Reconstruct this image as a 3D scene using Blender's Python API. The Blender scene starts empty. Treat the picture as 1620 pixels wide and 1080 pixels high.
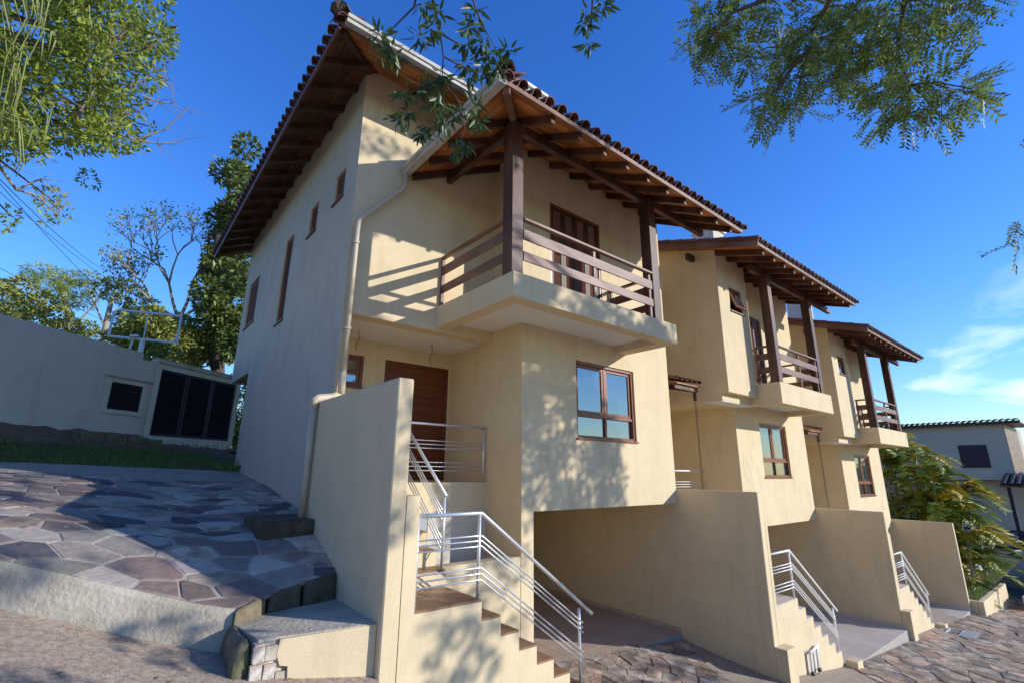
import bpy, bmesh, math, random
import numpy as np
from mathutils import Vector, Matrix
random.seed(11); rng = np.random.default_rng(7)
SC = bpy.context.scene
COL = SC.collection

# ---------------------------------------------------------------- camera
cam_d = bpy.data.cameras.new("camera"); cam = bpy.data.objects.new("camera", cam_d); COL.objects.link(cam)
yaw, pit, rol = 0.887719, 0.260772, 0.0098
fw = Vector((math.cos(pit)*math.cos(yaw), math.cos(pit)*math.sin(yaw), math.sin(pit)))
rt = Vector((math.sin(yaw), -math.cos(yaw), 0)); up = rt.cross(fw)
r2 = math.cos(rol)*rt + math.sin(rol)*up; u2 = -math.sin(rol)*rt + math.cos(rol)*up
mw = Matrix((r2, u2, -fw)).transposed().to_4x4()
cam.matrix_world = mw
cam_d.sensor_width = 36; cam_d.lens = 17.095; cam_d.clip_end = 5000; cam_d.clip_start = 0.05
SC.camera = cam

# ---------------------------------------------------------------- sun, sky, exposure
TRAVEL = Vector((-0.81, 1.0, -0.445)).normalized()
ELEV = math.asin(-TRAVEL.z); AZ = math.atan2(-TRAVEL.x, -TRAVEL.y)
sl = bpy.data.lights.new("sun", 'SUN'); sl.energy = 2.72; sl.angle = math.radians(0.55); sl.color = (1.0, 0.97, 0.925)
sun = bpy.data.objects.new("sun", sl); COL.objects.link(sun)
sun.rotation_euler = TRAVEL.to_track_quat('-Z', 'Y').to_euler()
W = bpy.data.worlds.new("World"); SC.world = W; W.use_nodes = True
nt = W.node_tree; nt.nodes.clear()
wo = nt.nodes.new('ShaderNodeOutputWorld'); bg = nt.nodes.new('ShaderNodeBackground')
sky = nt.nodes.new('ShaderNodeTexSky'); sky.sky_type = 'NISHITA'; sky.sun_disc = False
sky.sun_elevation = ELEV; sky.sun_rotation = AZ; sky.altitude = 50; sky.air_density = 1.5; sky.dust_density = 0.0; sky.ozone_density = 8.0
bg.inputs['Strength'].default_value = 0.12
hs = nt.nodes.new('ShaderNodeHueSaturation'); hs.inputs['Saturation'].default_value = 1.13; hs.inputs['Hue'].default_value = 0.518; hs.inputs['Value'].default_value = 1.13
nt.links.new(sky.outputs[0], hs.inputs['Color'])
# thin clouds low in the sky to the right
tc = nt.nodes.new('ShaderNodeTexCoord'); mp = nt.nodes.new('ShaderNodeMapping'); mp.inputs['Scale'].default_value = (1.0, 1.0, 3.2)
mp.inputs['Location'].default_value = (0.35, 0.12, 0.0)
nz = nt.nodes.new('ShaderNodeTexNoise'); nz.inputs['Scale'].default_value = 3.4; nz.inputs['Detail'].default_value = 7; nz.inputs['Distortion'].default_value = 0.6
cr = nt.nodes.new('ShaderNodeValToRGB'); cr.color_ramp.elements[0].position = 0.58; cr.color_ramp.elements[1].position = 0.86
nt.links.new(tc.outputs['Generated'], mp.inputs[0]); nt.links.new(mp.outputs[0], nz.inputs['Vector']); nt.links.new(nz.outputs['Fac'], cr.inputs[0])
sx = nt.nodes.new('ShaderNodeSeparateXYZ'); nt.links.new(tc.outputs['Generated'], sx.inputs[0])
mr = nt.nodes.new('ShaderNodeMapRange'); mr.inputs['From Min'].default_value = 0.34; mr.inputs['From Max'].default_value = 0.08
nt.links.new(sx.outputs['Z'], mr.inputs['Value'])
mu = nt.nodes.new('ShaderNodeMath'); mu.operation = 'MULTIPLY'; nt.links.new(cr.outputs[0], mu.inputs[0]); nt.links.new(mr.outputs[0], mu.inputs[1])
mx = nt.nodes.new('ShaderNodeMix'); mx.data_type = 'RGBA'; nt.links.new(mu.outputs[0], mx.inputs[0]); nt.links.new(hs.outputs[0], mx.inputs[6]); mx.inputs[7].default_value = (9.5, 9.5, 9.8, 1)
nt.links.new(mx.outputs[2], bg.inputs['Color']); nt.links.new(bg.outputs[0], wo.inputs[0])
SC.view_settings.view_transform = 'Standard'; SC.view_settings.look = 'None'; SC.view_settings.gamma = 1
SC.view_settings.exposure = 0.96; SC.view_settings.use_curve_mapping = False
SC.cycles.max_bounces = 8; SC.cycles.diffuse_bounces = 6; SC.cycles.transparent_max_bounces = 8

# ---------------------------------------------------------------- materials
MATS = {}
def mat(name, col, rough=0.8, var=0.0, vscale=3.0, bump=0.0, bscale=60.0, stretch=None, col2=None, objrand=0.0, spec=0.3, metal=0.0, streak=0.0, ior=None, detail=4, mid=None, island=0.0, transl=0.0):
    m = bpy.data.materials.new(name); m.use_nodes = True; n = m.node_tree.nodes; L = m.node_tree.links
    b = n['Principled BSDF']; b.inputs['Roughness'].default_value = rough; b.inputs['Specular IOR Level'].default_value = spec; b.inputs['Metallic'].default_value = metal
    if ior: b.inputs['IOR'].default_value = ior
    c = n.new('ShaderNodeRGB'); c.outputs[0].default_value = (*col, 1); out = c.outputs[0]
    t = n.new('ShaderNodeTexCoord'); src = t.outputs['Object']
    if stretch:
        mpn = n.new('ShaderNodeMapping'); mpn.inputs['Scale'].default_value = stretch; L.new(src, mpn.inputs[0]); vsrc = mpn.outputs[0]
    else: vsrc = src
    def mixc(a, fac, bcol, mode='MIX'):
        x = n.new('ShaderNodeMix'); x.data_type = 'RGBA'; x.blend_type = mode; L.new(a, x.inputs[6])
        if isinstance(fac, float): x.inputs[0].default_value = fac
        else: L.new(fac, x.inputs[0])
        if isinstance(bcol, tuple): x.inputs[7].default_value = (*bcol, 1)
        else: L.new(bcol, x.inputs[7])
        return x.outputs[2]
    def ramp(fac, p0, p1):
        r = n.new('ShaderNodeMapRange'); r.inputs[1].default_value = p0; r.inputs[2].default_value = p1; L.new(fac, r.inputs[0]); return r.outputs[0]
    if col2:
        z = n.new('ShaderNodeTexNoise'); z.inputs['Scale'].default_value = vscale; z.inputs['Detail'].default_value = detail + 3; L.new(vsrc, z.inputs['Vector'])
        p = mid or (0.38, 0.62)
        out = mixc(out, ramp(z.outputs['Fac'], *p), col2)
    if var:
        z = n.new('ShaderNodeTexNoise'); z.inputs['Scale'].default_value = vscale*2.7; z.inputs['Detail'].default_value = 6; z.inputs['Roughness'].default_value = 0.7; L.new(vsrc, z.inputs['Vector'])
        r = n.new('ShaderNodeMapRange'); r.inputs[1].default_value = 0.25; r.inputs[2].default_value = 0.75; r.inputs[3].default_value = 1-var; r.inputs[4].default_value = 1+var; L.new(z.outputs['Fac'], r.inputs[0])
        cc = n.new('ShaderNodeCombineColor'); [L.new(r.outputs[0], cc.inputs[i]) for i in range(3)]
        out = mixc(out, 1.0, cc.outputs[0], 'MULTIPLY')
    if streak:
        mpn = n.new('ShaderNodeMapping'); mpn.inputs['Scale'].default_value = (1.1, 1.1, 0.30); L.new(src, mpn.inputs[0])
        z = n.new('ShaderNodeTexNoise'); z.inputs['Scale'].default_value = 1.5; z.inputs['Detail'].default_value = 9; z.inputs['Roughness'].default_value = 0.68; z.inputs['Distortion'].default_value = 1.2; L.new(mpn.outputs[0], z.inputs['Vector'])
        f = ramp(z.outputs['Fac'], 0.5, 0.8)
        mm = n.new('ShaderNodeMath'); mm.operation = 'MULTIPLY'; L.new(f, mm.inputs[0]); mm.inputs[1].default_value = streak
        out = mixc(out, mm.outputs[0], tuple(x*0.35 for x in col))
    if objrand or island:
        oi = n.new('ShaderNodeObjectInfo'); gi = n.new('ShaderNodeNewGeometry')
        for s, amt, off in ((oi.outputs['Random'], objrand, 0.0), (gi.outputs['Random Per Island'], island, 0.0)):
            if not amt: continue
            r = n.new('ShaderNodeMapRange'); r.inputs[3].default_value = 1-amt; r.inputs[4].default_value = 1+amt; L.new(s, r.inputs[0])
            wn = n.new('ShaderNodeTexWhiteNoise'); wn.noise_dimensions = '1D'; L.new(s, wn.inputs['W'])
            r2_ = n.new('ShaderNodeMapRange'); r2_.inputs[3].default_value = 1-amt*0.25; r2_.inputs[4].default_value = 1+amt*0.25; L.new(wn.outputs['Value'], r2_.inputs[0])
            m1 = n.new('ShaderNodeMath'); m1.operation = 'MULTIPLY'; L.new(r.outputs[0], m1.inputs[0]); L.new(r2_.outputs[0], m1.inputs[1])
            cc = n.new('ShaderNodeCombineColor'); L.new(m1.outputs[0], cc.inputs[0]); L.new(r.outputs[0], cc.inputs[1]); L.new(r.outputs[0], cc.inputs[2])
            out = mixc(out, 1.0, cc.outputs[0], 'MULTIPLY')
    L.new(out, b.inputs['Base Color'])
    if bump:
        z = n.new('ShaderNodeTexNoise'); z.inputs['Scale'].default_value = bscale; z.inputs['Detail'].default_value = detail; L.new(vsrc, z.inputs['Vector'])
        bp = n.new('ShaderNodeBump'); bp.inputs['Strength'].default_value = min(1.0, bump); bp.inputs['Distance'].default_value = 0.012*max(1, bump); L.new(z.outputs['Fac'], bp.inputs['Height']); L.new(bp.outputs[0], b.inputs['Normal'])
    if transl:
        tr = n.new('ShaderNodeBsdfTranslucent'); L.new(out, tr.inputs['Color']); ms = n.new('ShaderNodeMixShader'); ms.inputs[0].default_value = transl
        L.new(b.outputs[0], ms.inputs[1]); L.new(tr.outputs[0], ms.inputs[2]); L.new(ms.outputs[0], n['Material Output'].inputs[0])
    MATS[name] = m; return m

stucco = mat('stucco', (0.645, 0.522, 0.330), 0.9, var=0.08, vscale=0.6, bump=0.45, bscale=110, spec=0.15, streak=0.32)
dead_leaf = mat('dead_leaf', (0.22, 0.12, 0.05), 0.8, island=0.4)
stucco_side = mat('stucco_shade_stained', (0.50, 0.445, 0.355), 0.8, var=0.09, vscale=0.5, bump=0.7, bscale=90, spec=0.2, streak=0.42)  # same paint as stucco, greyed: side wall's shade put into the colour, plus stains
stucco_old = mat('stucco_boundary', (0.58, 0.525, 0.425), 0.9, var=0.08, vscale=1.0, bump=0.8, bscale=50, spec=0.15, streak=0.3)
white_pl = mat('white_plaster', (0.72, 0.70, 0.65), 0.85, var=0.03, bump=0.1, bscale=60)
white_pt = mat('white_paint', (0.78, 0.76, 0.70), 0.6, var=0.05)
cement = mat('cement', (0.32, 0.275, 0.205), 0.95, var=0.18, vscale=2.0, bump=1.0, bscale=28, col2=(0.46, 0.40, 0.305))
cement_blue = mat('bare_cement_render', (0.34, 0.35, 0.36), 0.9, var=0.12, vscale=1.5, bump=0.5, bscale=30)
rough_stone = mat('rough_stone', (0.20, 0.15, 0.10), 0.95, var=0.3, vscale=5, bump=1.6, bscale=22, col2=(0.12, 0.12, 0.06))
mossy_stone = mat('dark_step_stone', (0.07, 0.05, 0.035), 0.95, var=0.3, vscale=5, bump=1.6, bscale=22, col2=(0.10, 0.09, 0.06))
asphalt = mat('asphalt', (0.40, 0.30, 0.215), 0.95, var=0.40, vscale=22, bump=2.2, bscale=110, col2=(0.58, 0.45, 0.33))
grout = mat('grout', (0.36, 0.325, 0.275), 0.95, var=0.2, vscale=3, bump=0.6, bscale=40)
grout_brown = mat('street_mortar', (0.33, 0.26, 0.19), 0.95, var=0.3, vscale=3, bump=1.0, bscale=40)
earth = mat('earth', (0.15, 0.095, 0.065), 1.0, var=0.4, vscale=3, bump=2, bscale=12)
flag = [mat('flagstone_grey', (0.33, 0.28, 0.225), 0.62, var=0.25, vscale=4, bump=0.8, bscale=18, objrand=0.35, col2=(0.34, 0.29, 0.25)),
        mat('flagstone_purple', (0.20, 0.16, 0.135), 0.6, var=0.25, vscale=4, bump=0.8, bscale=18, objrand=0.3, col2=(0.19, 0.135, 0.12)),
        mat('flagstone_sand', (0.44, 0.35, 0.26), 0.62, var=0.25, vscale=4, bump=0.8, bscale=18, objrand=0.25, col2=(0.22, 0.16, 0.12)),
        mat('flagstone_dark', (0.10, 0.085, 0.085), 0.6, var=0.3, vscale=4, bump=0.8, bscale=18, objrand=0.3)]
sflag = [mat('street_stone_tan', (0.46, 0.35, 0.24), 0.85, var=0.3, vscale=4, bump=1.3, bscale=14, objrand=0.3, col2=(0.20, 0.145, 0.11)),
         mat('street_stone_grey', (0.42, 0.35, 0.27), 0.85, var=0.3, vscale=4, bump=1.3, bscale=14, objrand=0.3, col2=(0.17, 0.14, 0.12)),
         mat('street_stone_rust', (0.32, 0.215, 0.15), 0.85, var=0.3, vscale=4, bump=1.3, bscale=14, objrand=0.3)]
tile_floor = mat('floor_tile_pink', (0.45, 0.34, 0.26), 0.45, var=0.08, vscale=4, objrand=0.08, bump=0.1, bscale=20)
tile_floor2 = mat('floor_tile_grey', (0.50, 0.45, 0.40), 0.45, var=0.08, vscale=4, objrand=0.08, bump=0.1, bscale=20)
tile_brown = mat('stair_tile_brown', (0.27, 0.155, 0.085), 0.4, var=0.12, vscale=5, objrand=0.12)
beam_wood = mat('dark_beam_wood', (0.060, 0.024, 0.015), 0.5, var=0.3, vscale=3, bump=0.25, bscale=70, stretch=(1, 1, 0.25), col2=(0.115, 0.055, 0.036), objrand=0.15)
rail_wood = mat('rail_wood', (0.14, 0.065, 0.04), 0.45, var=0.3, vscale=4, bump=0.25, bscale=80, stretch=(0.25, 0.25, 1), col2=(0.22, 0.12, 0.085))
board_wood = mat('soffit_board', (0.50, 0.19, 0.055), 0.5, var=0.25, vscale=3, bump=0.3, bscale=20, objrand=0.3, col2=(0.30, 0.105, 0.032))
board_dark = mat('soffit_board_dark', (0.17, 0.07, 0.03), 0.6, var=0.3, vscale=3, bump=0.3, bscale=20, objrand=0.3, col2=(0.10, 0.045, 0.022))  # darker brown than the other soffit boards, tone varies per board
frame_wood = mat('window_wood', (0.20, 0.072, 0.032), 0.35, var=0.2, vscale=5, objrand=0.1)
door_wood = mat('door_wood', (0.14, 0.038, 0.014), 0.35, var=0.25, vscale=2, stretch=(1, 1, 8), objrand=0.08)
rtile = mat('clay_roof_tile', (0.105, 0.045, 0.038), 0.6, var=0.35, vscale=7, bump=0.6, bscale=30, objrand=0.35, col2=(0.19, 0.085, 0.06))
rtile2 = mat('clay_roof_tile_pale', (0.20, 0.11, 0.085), 0.6, var=0.35, vscale=7, bump=0.6, bscale=30, objrand=0.35, col2=(0.12, 0.06, 0.05))
rtile_old = mat('mossy_ridge_tile', (0.12, 0.10, 0.085), 0.8, var=0.5, vscale=12, bump=1.5, bscale=30, col2=(0.05, 0.045, 0.035))
gutter_m = mat('gutter_metal', (0.47, 0.44, 0.38), 0.45, var=0.12, vscale=4, col2=(0.38, 0.36, 0.31))
pipe_m = mat('painted_pipe', (0.50, 0.42, 0.30), 0.5, var=0.08, vscale=4, streak=0.3)
steel = mat('rail_metal', (0.66, 0.67, 0.68), 0.32, spec=0.6, metal=0.55, var=0.05)
whitesteel = mat('rail_metal_white', (0.80, 0.80, 0.79), 0.35, spec=0.5, var=0.03)
chain_m = mat('dark_chain', (0.05, 0.035, 0.03), 0.6)
black_m = mat('black_wire', (0.02, 0.02, 0.02), 0.7)
louver_m = mat('louver_dark', (0.030, 0.022, 0.034), 0.5, objrand=0.2)
louver_w = mat('shutter_slat', (0.17, 0.07, 0.045), 0.45, objrand=0.2)
dark_in = mat('unlit_black', (0.02, 0.02, 0.02), 1.0)  # near-black panels painted in for the unlit depth behind panes and louvres
zinc = mat('zinc', (0.55, 0.57, 0.58), 0.5, metal=0.3, var=0.1)
bark = mat('bark', (0.10, 0.075, 0.055), 0.95, var=0.3, vscale=8, bump=2, bscale=20)
bark_pale = mat('pale_bark', (0.36, 0.30, 0.23), 0.9, var=0.3, vscale=8, bump=1, bscale=20)
twig_m = mat('twig', (0.28, 0.23, 0.17), 0.9, var=0.3, vscale=10)
leafA = mat('leaf_bright', (0.24, 0.30, 0.04), 0.45, island=0.45, transl=0.35, spec=0.4)
leafB = mat('leaf_pinnate', (0.16, 0.22, 0.05), 0.5, island=0.45, transl=0.35, spec=0.25)
leafC = mat('leaf_lanceolate', (0.06, 0.105, 0.025), 0.4, island=0.35, transl=0.3, spec=0.45)
leafD = mat('leaf_dark', (0.115, 0.15, 0.03), 0.4, island=0.5, transl=0.25, spec=0.5)
leafP = mat('needle_green', (0.26, 0.32, 0.06), 0.6, island=0.4, transl=0.25)
leafO = mat('leaf_olive', (0.28, 0.30, 0.07), 0.6, island=0.4, transl=0.25)
palm_m = mat('palm_leaf', (0.20, 0.27, 0.03), 0.45, island=0.6, transl=0.3, spec=0.35)
palm_y = mat('palm_leaf_yellow', (0.50, 0.36, 0.03), 0.4, island=0.4, transl=0.3)
strand_m = mat('pale_strand', (0.26, 0.30, 0.10), 0.6, transl=0.2)
grass_m = mat('grass_blade', (0.13, 0.20, 0.04), 0.6, island=0.4, transl=0.3)
grass_b = mat('lawn_ground', (0.06, 0.09, 0.02), 0.95, var=0.5, vscale=3, bump=1.5, bscale=15, col2=(0.07, 0.05, 0.025))
hill_m = mat('hill_green', (0.045, 0.075, 0.045), 1.0, var=0.4, vscale=0.05, col2=(0.08, 0.10, 0.06))
nb_wall = mat('neighbour_wall', (0.45, 0.40, 0.32), 0.9, var=0.05)
blue_band = mat('painted_band', (0.62, 0.66, 0.74), 0.8)
roof_dark = mat('dark_glazed_tile', (0.03, 0.024, 0.03), 0.45, spec=0.4, objrand=0.2)
tower_m = mat('tower_wall', (0.55, 0.55, 0.56), 0.9)
bronze = mat('handle_bronze', (0.12, 0.09, 0.06), 0.4, metal=0.8)
brick_m = mat('old_brick', (0.40, 0.30, 0.235), 0.95, var=0.4, vscale=8, bump=1.5, bscale=20, col2=(0.52, 0.47, 0.41))
def glass_mat():
    m = mat('window_glass', (0.035, 0.045, 0.05), 0.03, spec=1.0, ior=2.1)
    return m
glass = glass_mat()

# ---------------------------------------------------------------- helpers
WM = {}
class MB:
    def __init__(s): s.v = []; s.f = []
    def add(s, vs, fs):
        k = len(s.v); s.v += [tuple(p) for p in vs]; s.f += [tuple(i+k for i in f) for f in fs]; return s
    def box(s, x0, x1, y0, y1, z0, z1):
        return s.add([(x0,y0,z0),(x1,y0,z0),(x1,y1,z0),(x0,y1,z0),(x0,y0,z1),(x1,y0,z1),(x1,y1,z1),(x0,y1,z1)],
                     [(0,3,2,1),(4,5,6,7),(0,1,5,4),(1,2,6,5),(2,3,7,6),(3,0,4,7)])
    def beam(s, p, q, w, h, upv=(0,0,1)):      # rectangular bar from p to q, w wide, h deep (centred)
        p = Vector(p); q = Vector(q); d = (q-p).normalized(); u = Vector(upv)
        a = d.cross(u)
        if a.length < 1e-4: a = d.cross(Vector((1,0,0)))
        a.normalize(); b = a.cross(d).normalized(); a *= w/2; b *= h/2
        return s.add([p-a-b, p+a-b, p+a+b, p-a+b, q-a-b, q+a-b, q+a+b, q-a+b],
                     [(0,1,2,3),(7,6,5,4),(1,0,4,5),(2,1,5,6),(3,2,6,7),(0,3,7,4)])
    def tube(s, pts, r, n=8, r1=None, cap=True):
        pts = [Vector(p) for p in pts]; N = len(pts); k = len(s.v); prev = None
        for i, p in enumerate(pts):
            d = (pts[min(i+1, N-1)] - pts[max(i-1, 0)]).normalized()
            if prev is None:
                a = d.cross(Vector((0,0,1)))
                if a.length < 0.1: a = d.cross(Vector((0,1,0)))
            else: a = prev - d*prev.dot(d)
            a.normalize(); prev = a; b = d.cross(a)
            rr = r if r1 is None else r + (r1-r)*i/max(1, N-1)
            for j in range(n):
                t = 2*math.pi*j/n; s.v.append(tuple(p + a*math.cos(t)*rr + b*math.sin(t)*rr))
        for i in range(N-1):
            for j in range(n):
                s.f.append((k+i*n+j, k+i*n+(j+1)%n, k+(i+1)*n+(j+1)%n, k+(i+1)*n+j))
        if cap:
            s.f.append(tuple(k+j for j in reversed(range(n)))); s.f.append(tuple(k+(N-1)*n+j for j in range(n)))
        return s
    def poly(s, pts, thick=(0,0,-0.03)):       # convex polygon extruded
        n = len(pts); t = Vector(thick); P = [Vector(p) for p in pts]
        return s.add(P + [p+t for p in P], [tuple(range(n)), tuple(reversed(range(n, 2*n)))] + [(i, n+i, n+(i+1)%n, (i+1)%n) for i in range(n)])
    def mesh(s, name, m, smooth=False):
        me = bpy.data.meshes.new(name); me.from_pydata([tuple(p) for p in s.v], [], s.f); me.materials.append(m)
        if smooth: me.polygons.foreach_set('use_smooth', [True]*len(me.polygons))
        me.update(); return me
    def obj(s, name, m, parent=None, smooth=False, **kw):
        return link(name, s.mesh(name, m, smooth), parent, **kw)
def link(name, me, parent=None, M=None, **kw):
    o = bpy.data.objects.new(name, me); COL.objects.link(o)
    M = M or Matrix.Identity(4)
    if parent is not None:
        o.parent = parent; o.matrix_basis = WM[parent.name].inverted() @ M
    else: o.matrix_basis = M
    WM[o.name] = M.copy()
    for k, v in kw.items(): o[k] = v
    return o
def thing(name, loc, label, cat, group=None):
    o = link(name, None, None, Matrix.Translation(Vector(loc))); o.empty_display_size = 0.3
    o['label'] = label; o['category'] = cat
    if group: o['group'] = group
    return o
def tag(o, label, cat, group=None, kind=None):
    o['label'] = label; o['category'] = cat
    if group: o['group'] = group
    if kind: o['kind'] = kind
    return o
def bevel(o, w=0.006, seg=1):
    b = o.modifiers.new('bevel', 'BEVEL'); b.width = w; b.segments = seg; b.limit_method = 'ANGLE'; b.angle_limit = math.radians(40); return o
CACHE = {}
def boxpiece(name, m, parent, c, dims, rot=None):   # shared box mesh placed by matrix
    key = (name, m.name, tuple(round(d, 3) for d in dims))
    if key not in CACHE:
        a, b, d = dims; CACHE[key] = MB().box(-a/2, a/2, -b/2, b/2, -d/2, d/2).mesh(name, m)
    M = Matrix.Translation(Vector(c))
    if rot is not None: M = M @ rot
    return link(name, CACHE[key], parent, M)
def voxels(solids, holes, clamp=None, cutx=(), cuty=()):
    xs = sorted({round(v, 4) for b in solids+holes for v in b[0:2]} | set(cutx)); ys = sorted({round(v, 4) for b in solids+holes for v in b[2:4]} | set(cuty)); zs = sorted({round(v, 4) for b in solids+holes for v in b[4:6]})
    nx, ny, nz_ = len(xs)-1, len(ys)-1, len(zs)-1
    cx = np.array([(xs[i]+xs[i+1])/2 for i in range(nx)])[:, None, None]; cy = np.array([(ys[i]+ys[i+1])/2 for i in range(ny)])[None, :, None]; cz = np.array([(zs[i]+zs[i+1])/2 for i in range(nz_)])[None, None, :]
    S = np.zeros((nx+2, ny+2, nz_+2), bool); I = S[1:-1, 1:-1, 1:-1]
    for b in solids: I |= (cx > b[0]) & (cx < b[1]) & (cy > b[2]) & (cy < b[3]) & (cz > b[4]) & (cz < b[5])
    for b in holes: I &= ~((cx > b[0]) & (cx < b[1]) & (cy > b[2]) & (cy < b[3]) & (cz > b[4]) & (cz < b[5]))
    mb = MB(); vid = {}
    def V(i, j, k):
        if (i, j, k) not in vid:
            z = zs[k]
            if clamp: z = clamp(xs[i], ys[j], z)
            vid[(i, j, k)] = len(mb.v); mb.v.append((xs[i], ys[j], z))
        return vid[(i, j, k)]
    for i in range(nx):
        for j in range(ny):
            for k in range(nz_):
                if not S[i+1, j+1, k+1]: continue
                if not S[i, j+1, k+1]: mb.f.append((V(i,j,k), V(i,j,k+1), V(i,j+1,k+1), V(i,j+1,k)))
                if not S[i+2, j+1, k+1]: mb.f.append((V(i+1,j,k), V(i+1,j+1,k), V(i+1,j+1,k+1), V(i+1,j,k+1)))
                if not S[i+1, j, k+1]: mb.f.append((V(i,j,k), V(i+1,j,k), V(i+1,j,k+1), V(i,j,k+1)))
                if not S[i+1, j+2, k+1]: mb.f.append((V(i,j+1,k), V(i,j+1,k+1), V(i+1,j+1,k+1), V(i+1,j+1,k)))
                if not S[i+1, j+1, k]: mb.f.append((V(i,j,k), V(i,j+1,k), V(i+1,j+1,k), V(i+1,j,k)))
                if not S[i+1, j+1, k+2]: mb.f.append((V(i,j,k+1), V(i+1,j,k+1), V(i+1,j+1,k+1), V(i,j+1,k+1)))
    return mb
def clip(poly, a, b, c):                       # keep a*x+b*y <= c
    out = []
    for i in range(len(poly)):
        p = poly[i-1]; q = poly[i]; dp_ = a*p[0]+b*p[1]-c; dq = a*q[0]+b*q[1]-c
        if (dp_ <= 0) != (dq <= 0):
            t = dp_/(dp_-dq); out.append((p[0]+(q[0]-p[0])*t, p[1]+(q[1]-p[1])*t))
        if dq <= 0: out.append(q)
    return out
def area(p): return 0.5*sum(p[i-1][0]*p[i][1]-p[i][0]*p[i-1][1] for i in range(len(p)))
def voronoi(region, step, jit, gap, sx_=1.0, sy_=1.0, ang=0.0, seed=1):
    R = random.Random(seed); ca, sa = math.cos(ang), math.sin(ang)
    rot = lambda p: ((ca*p[0]+sa*p[1])/sx_, (-sa*p[0]+ca*p[1])/sy_)
    inv = lambda p: (ca*p[0]*sx_-sa*p[1]*sy_, sa*p[0]*sx_+ca*p[1]*sy_)
    reg = [rot(p) for p in region]; x0 = min(p[0] for p in reg)-step; x1 = max(p[0] for p in reg)+step; y0 = min(p[1] for p in reg)-step; y1 = max(p[1] for p in reg)+step
    nx = int((x1-x0)/step)+1; ny = int((y1-y0)/step)+1; G = {}
    for i in range(nx):
        for j in range(ny): G[i, j] = (x0+(i+0.5*(j % 2)+R.uniform(-jit, jit))*step, y0+(j+R.uniform(-jit, jit))*step)
    if area(reg) < 0: reg = reg[::-1]
    out = []
    for (i, j), p in G.items():
        c = [(p[0]-2*step, p[1]-2*step), (p[0]+2*step, p[1]-2*step), (p[0]+2*step, p[1]+2*step), (p[0]-2*step, p[1]+2*step)]
        for di in range(-2, 3):
            for dj in range(-2, 3):
                q = G.get((i+di, j+dj))
                if q is None or q is p: continue
                dx, dy = q[0]-p[0], q[1]-p[1]; l = math.hypot(dx, dy); g = gap*R.uniform(0.6, 1.5)
                c = clip(c, dx/l, dy/l, (dx*(p[0]+q[0])+dy*(p[1]+q[1]))/2/l-g/2)
                if len(c) < 3: break
            if len(c) < 3: break
        if len(c) < 3: continue
        for k in range(len(reg)):
            a, b = reg[k-1], reg[k]; ex, ey = b[0]-a[0], b[1]-a[1]; l = math.hypot(ex, ey)
            if l < 1e-6: continue
            c = clip(c, ey/l, -ex/l, (ey*a[0]-ex*a[1])/l)
            if len(c) < 3: break
        if len(c) >= 3 and abs(area(c)) > 0.004: out.append([inv(q) for q in c])
    return out
def grid(name, xs, ys, fz, m):
    mb = MB(); n = len(ys)
    for x in xs:
        for y in ys: mb.v.append((x, y, fz(x, y)))
    for i in range(len(xs)-1):
        for j in range(n-1): mb.f.append((i*n+j, (i+1)*n+j, (i+1)*n+j+1, i*n+j+1))
    return mb.obj(name, m)
def leaves(name, C, D, U, Ln, Wd, m, parent=None, fold=0.15, kind=None, long_=False):
    """many single leaves as one mesh: C base point, D direction, U face normal hint, Ln length, Wd width"""
    C = np.asarray(C, float); D = np.asarray(D, float); U = np.asarray(U, float); n = len(C)
    Ln = np.broadcast_to(np.asarray(Ln, float), (n,))[:, None]; Wd = np.broadcast_to(np.asarray(Wd, float), (n,))[:, None]
    D = D/np.linalg.norm(D, axis=1, keepdims=True); S = np.cross(D, U); S /= np.linalg.norm(S, axis=1, keepdims=True)+1e-9; N = np.cross(S, D)
    if long_:
        pts = [C, C+D*Ln*0.3+S*Wd*0.5+N*Wd*fold, C+D*Ln*0.65+S*Wd*0.36+N*Wd*fold, C+D*Ln, C+D*Ln*0.65-S*Wd*0.36+N*Wd*fold, C+D*Ln*0.3-S*Wd*0.5+N*Wd*fold]
        P = np.stack(pts, 1).reshape(-1, 3); k = 6; faces = [(0, 1, 2, 3), (0, 3, 4, 5)]
    else:
        pts = [C, C+D*Ln*0.45+S*Wd*0.5+N*Wd*fold, C+D*Ln, C+D*Ln*0.45-S*Wd*0.5+N*Wd*fold]
        P = np.stack(pts, 1).reshape(-1, 3); k = 4; faces = [(0, 1, 2), (0, 2, 3)]
    me = bpy.data.meshes.new(name); me.vertices.add(len(P)); me.vertices.foreach_set('co', P.ravel())
    F = np.concatenate([np.array(f)[None, :]+(np.arange(n)*k)[:, None] for f in faces], 1).reshape(-1)
    fl = len(faces[0]); nf = n*len(faces)
    me.loops.add(nf*fl); me.loops.foreach_set('vertex_index', F); me.polygons.add(nf); me.polygons.foreach_set('loop_start', np.arange(nf)*fl); me.polygons.foreach_set('loop_total', np.full(nf, fl))
    me.materials.append(m); me.update(calc_edges=True); me.validate()
    o = link(name, me, parent)
    if kind: o['kind'] = kind
    return o
def rdir(n, zb=0.0):
    v = rng.normal(size=(n, 3)); v[:, 2] += zb; return v/np.linalg.norm(v, axis=1, keepdims=True)
def ilerp(x, T):
    if x <= T[0][0]: return T[0][1]
    for (a, b), (c, d) in zip(T, T[1:]):
        if x <= c: return b+(d-b)*(x-a)/(c-a)
    return T[-1][1]

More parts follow.
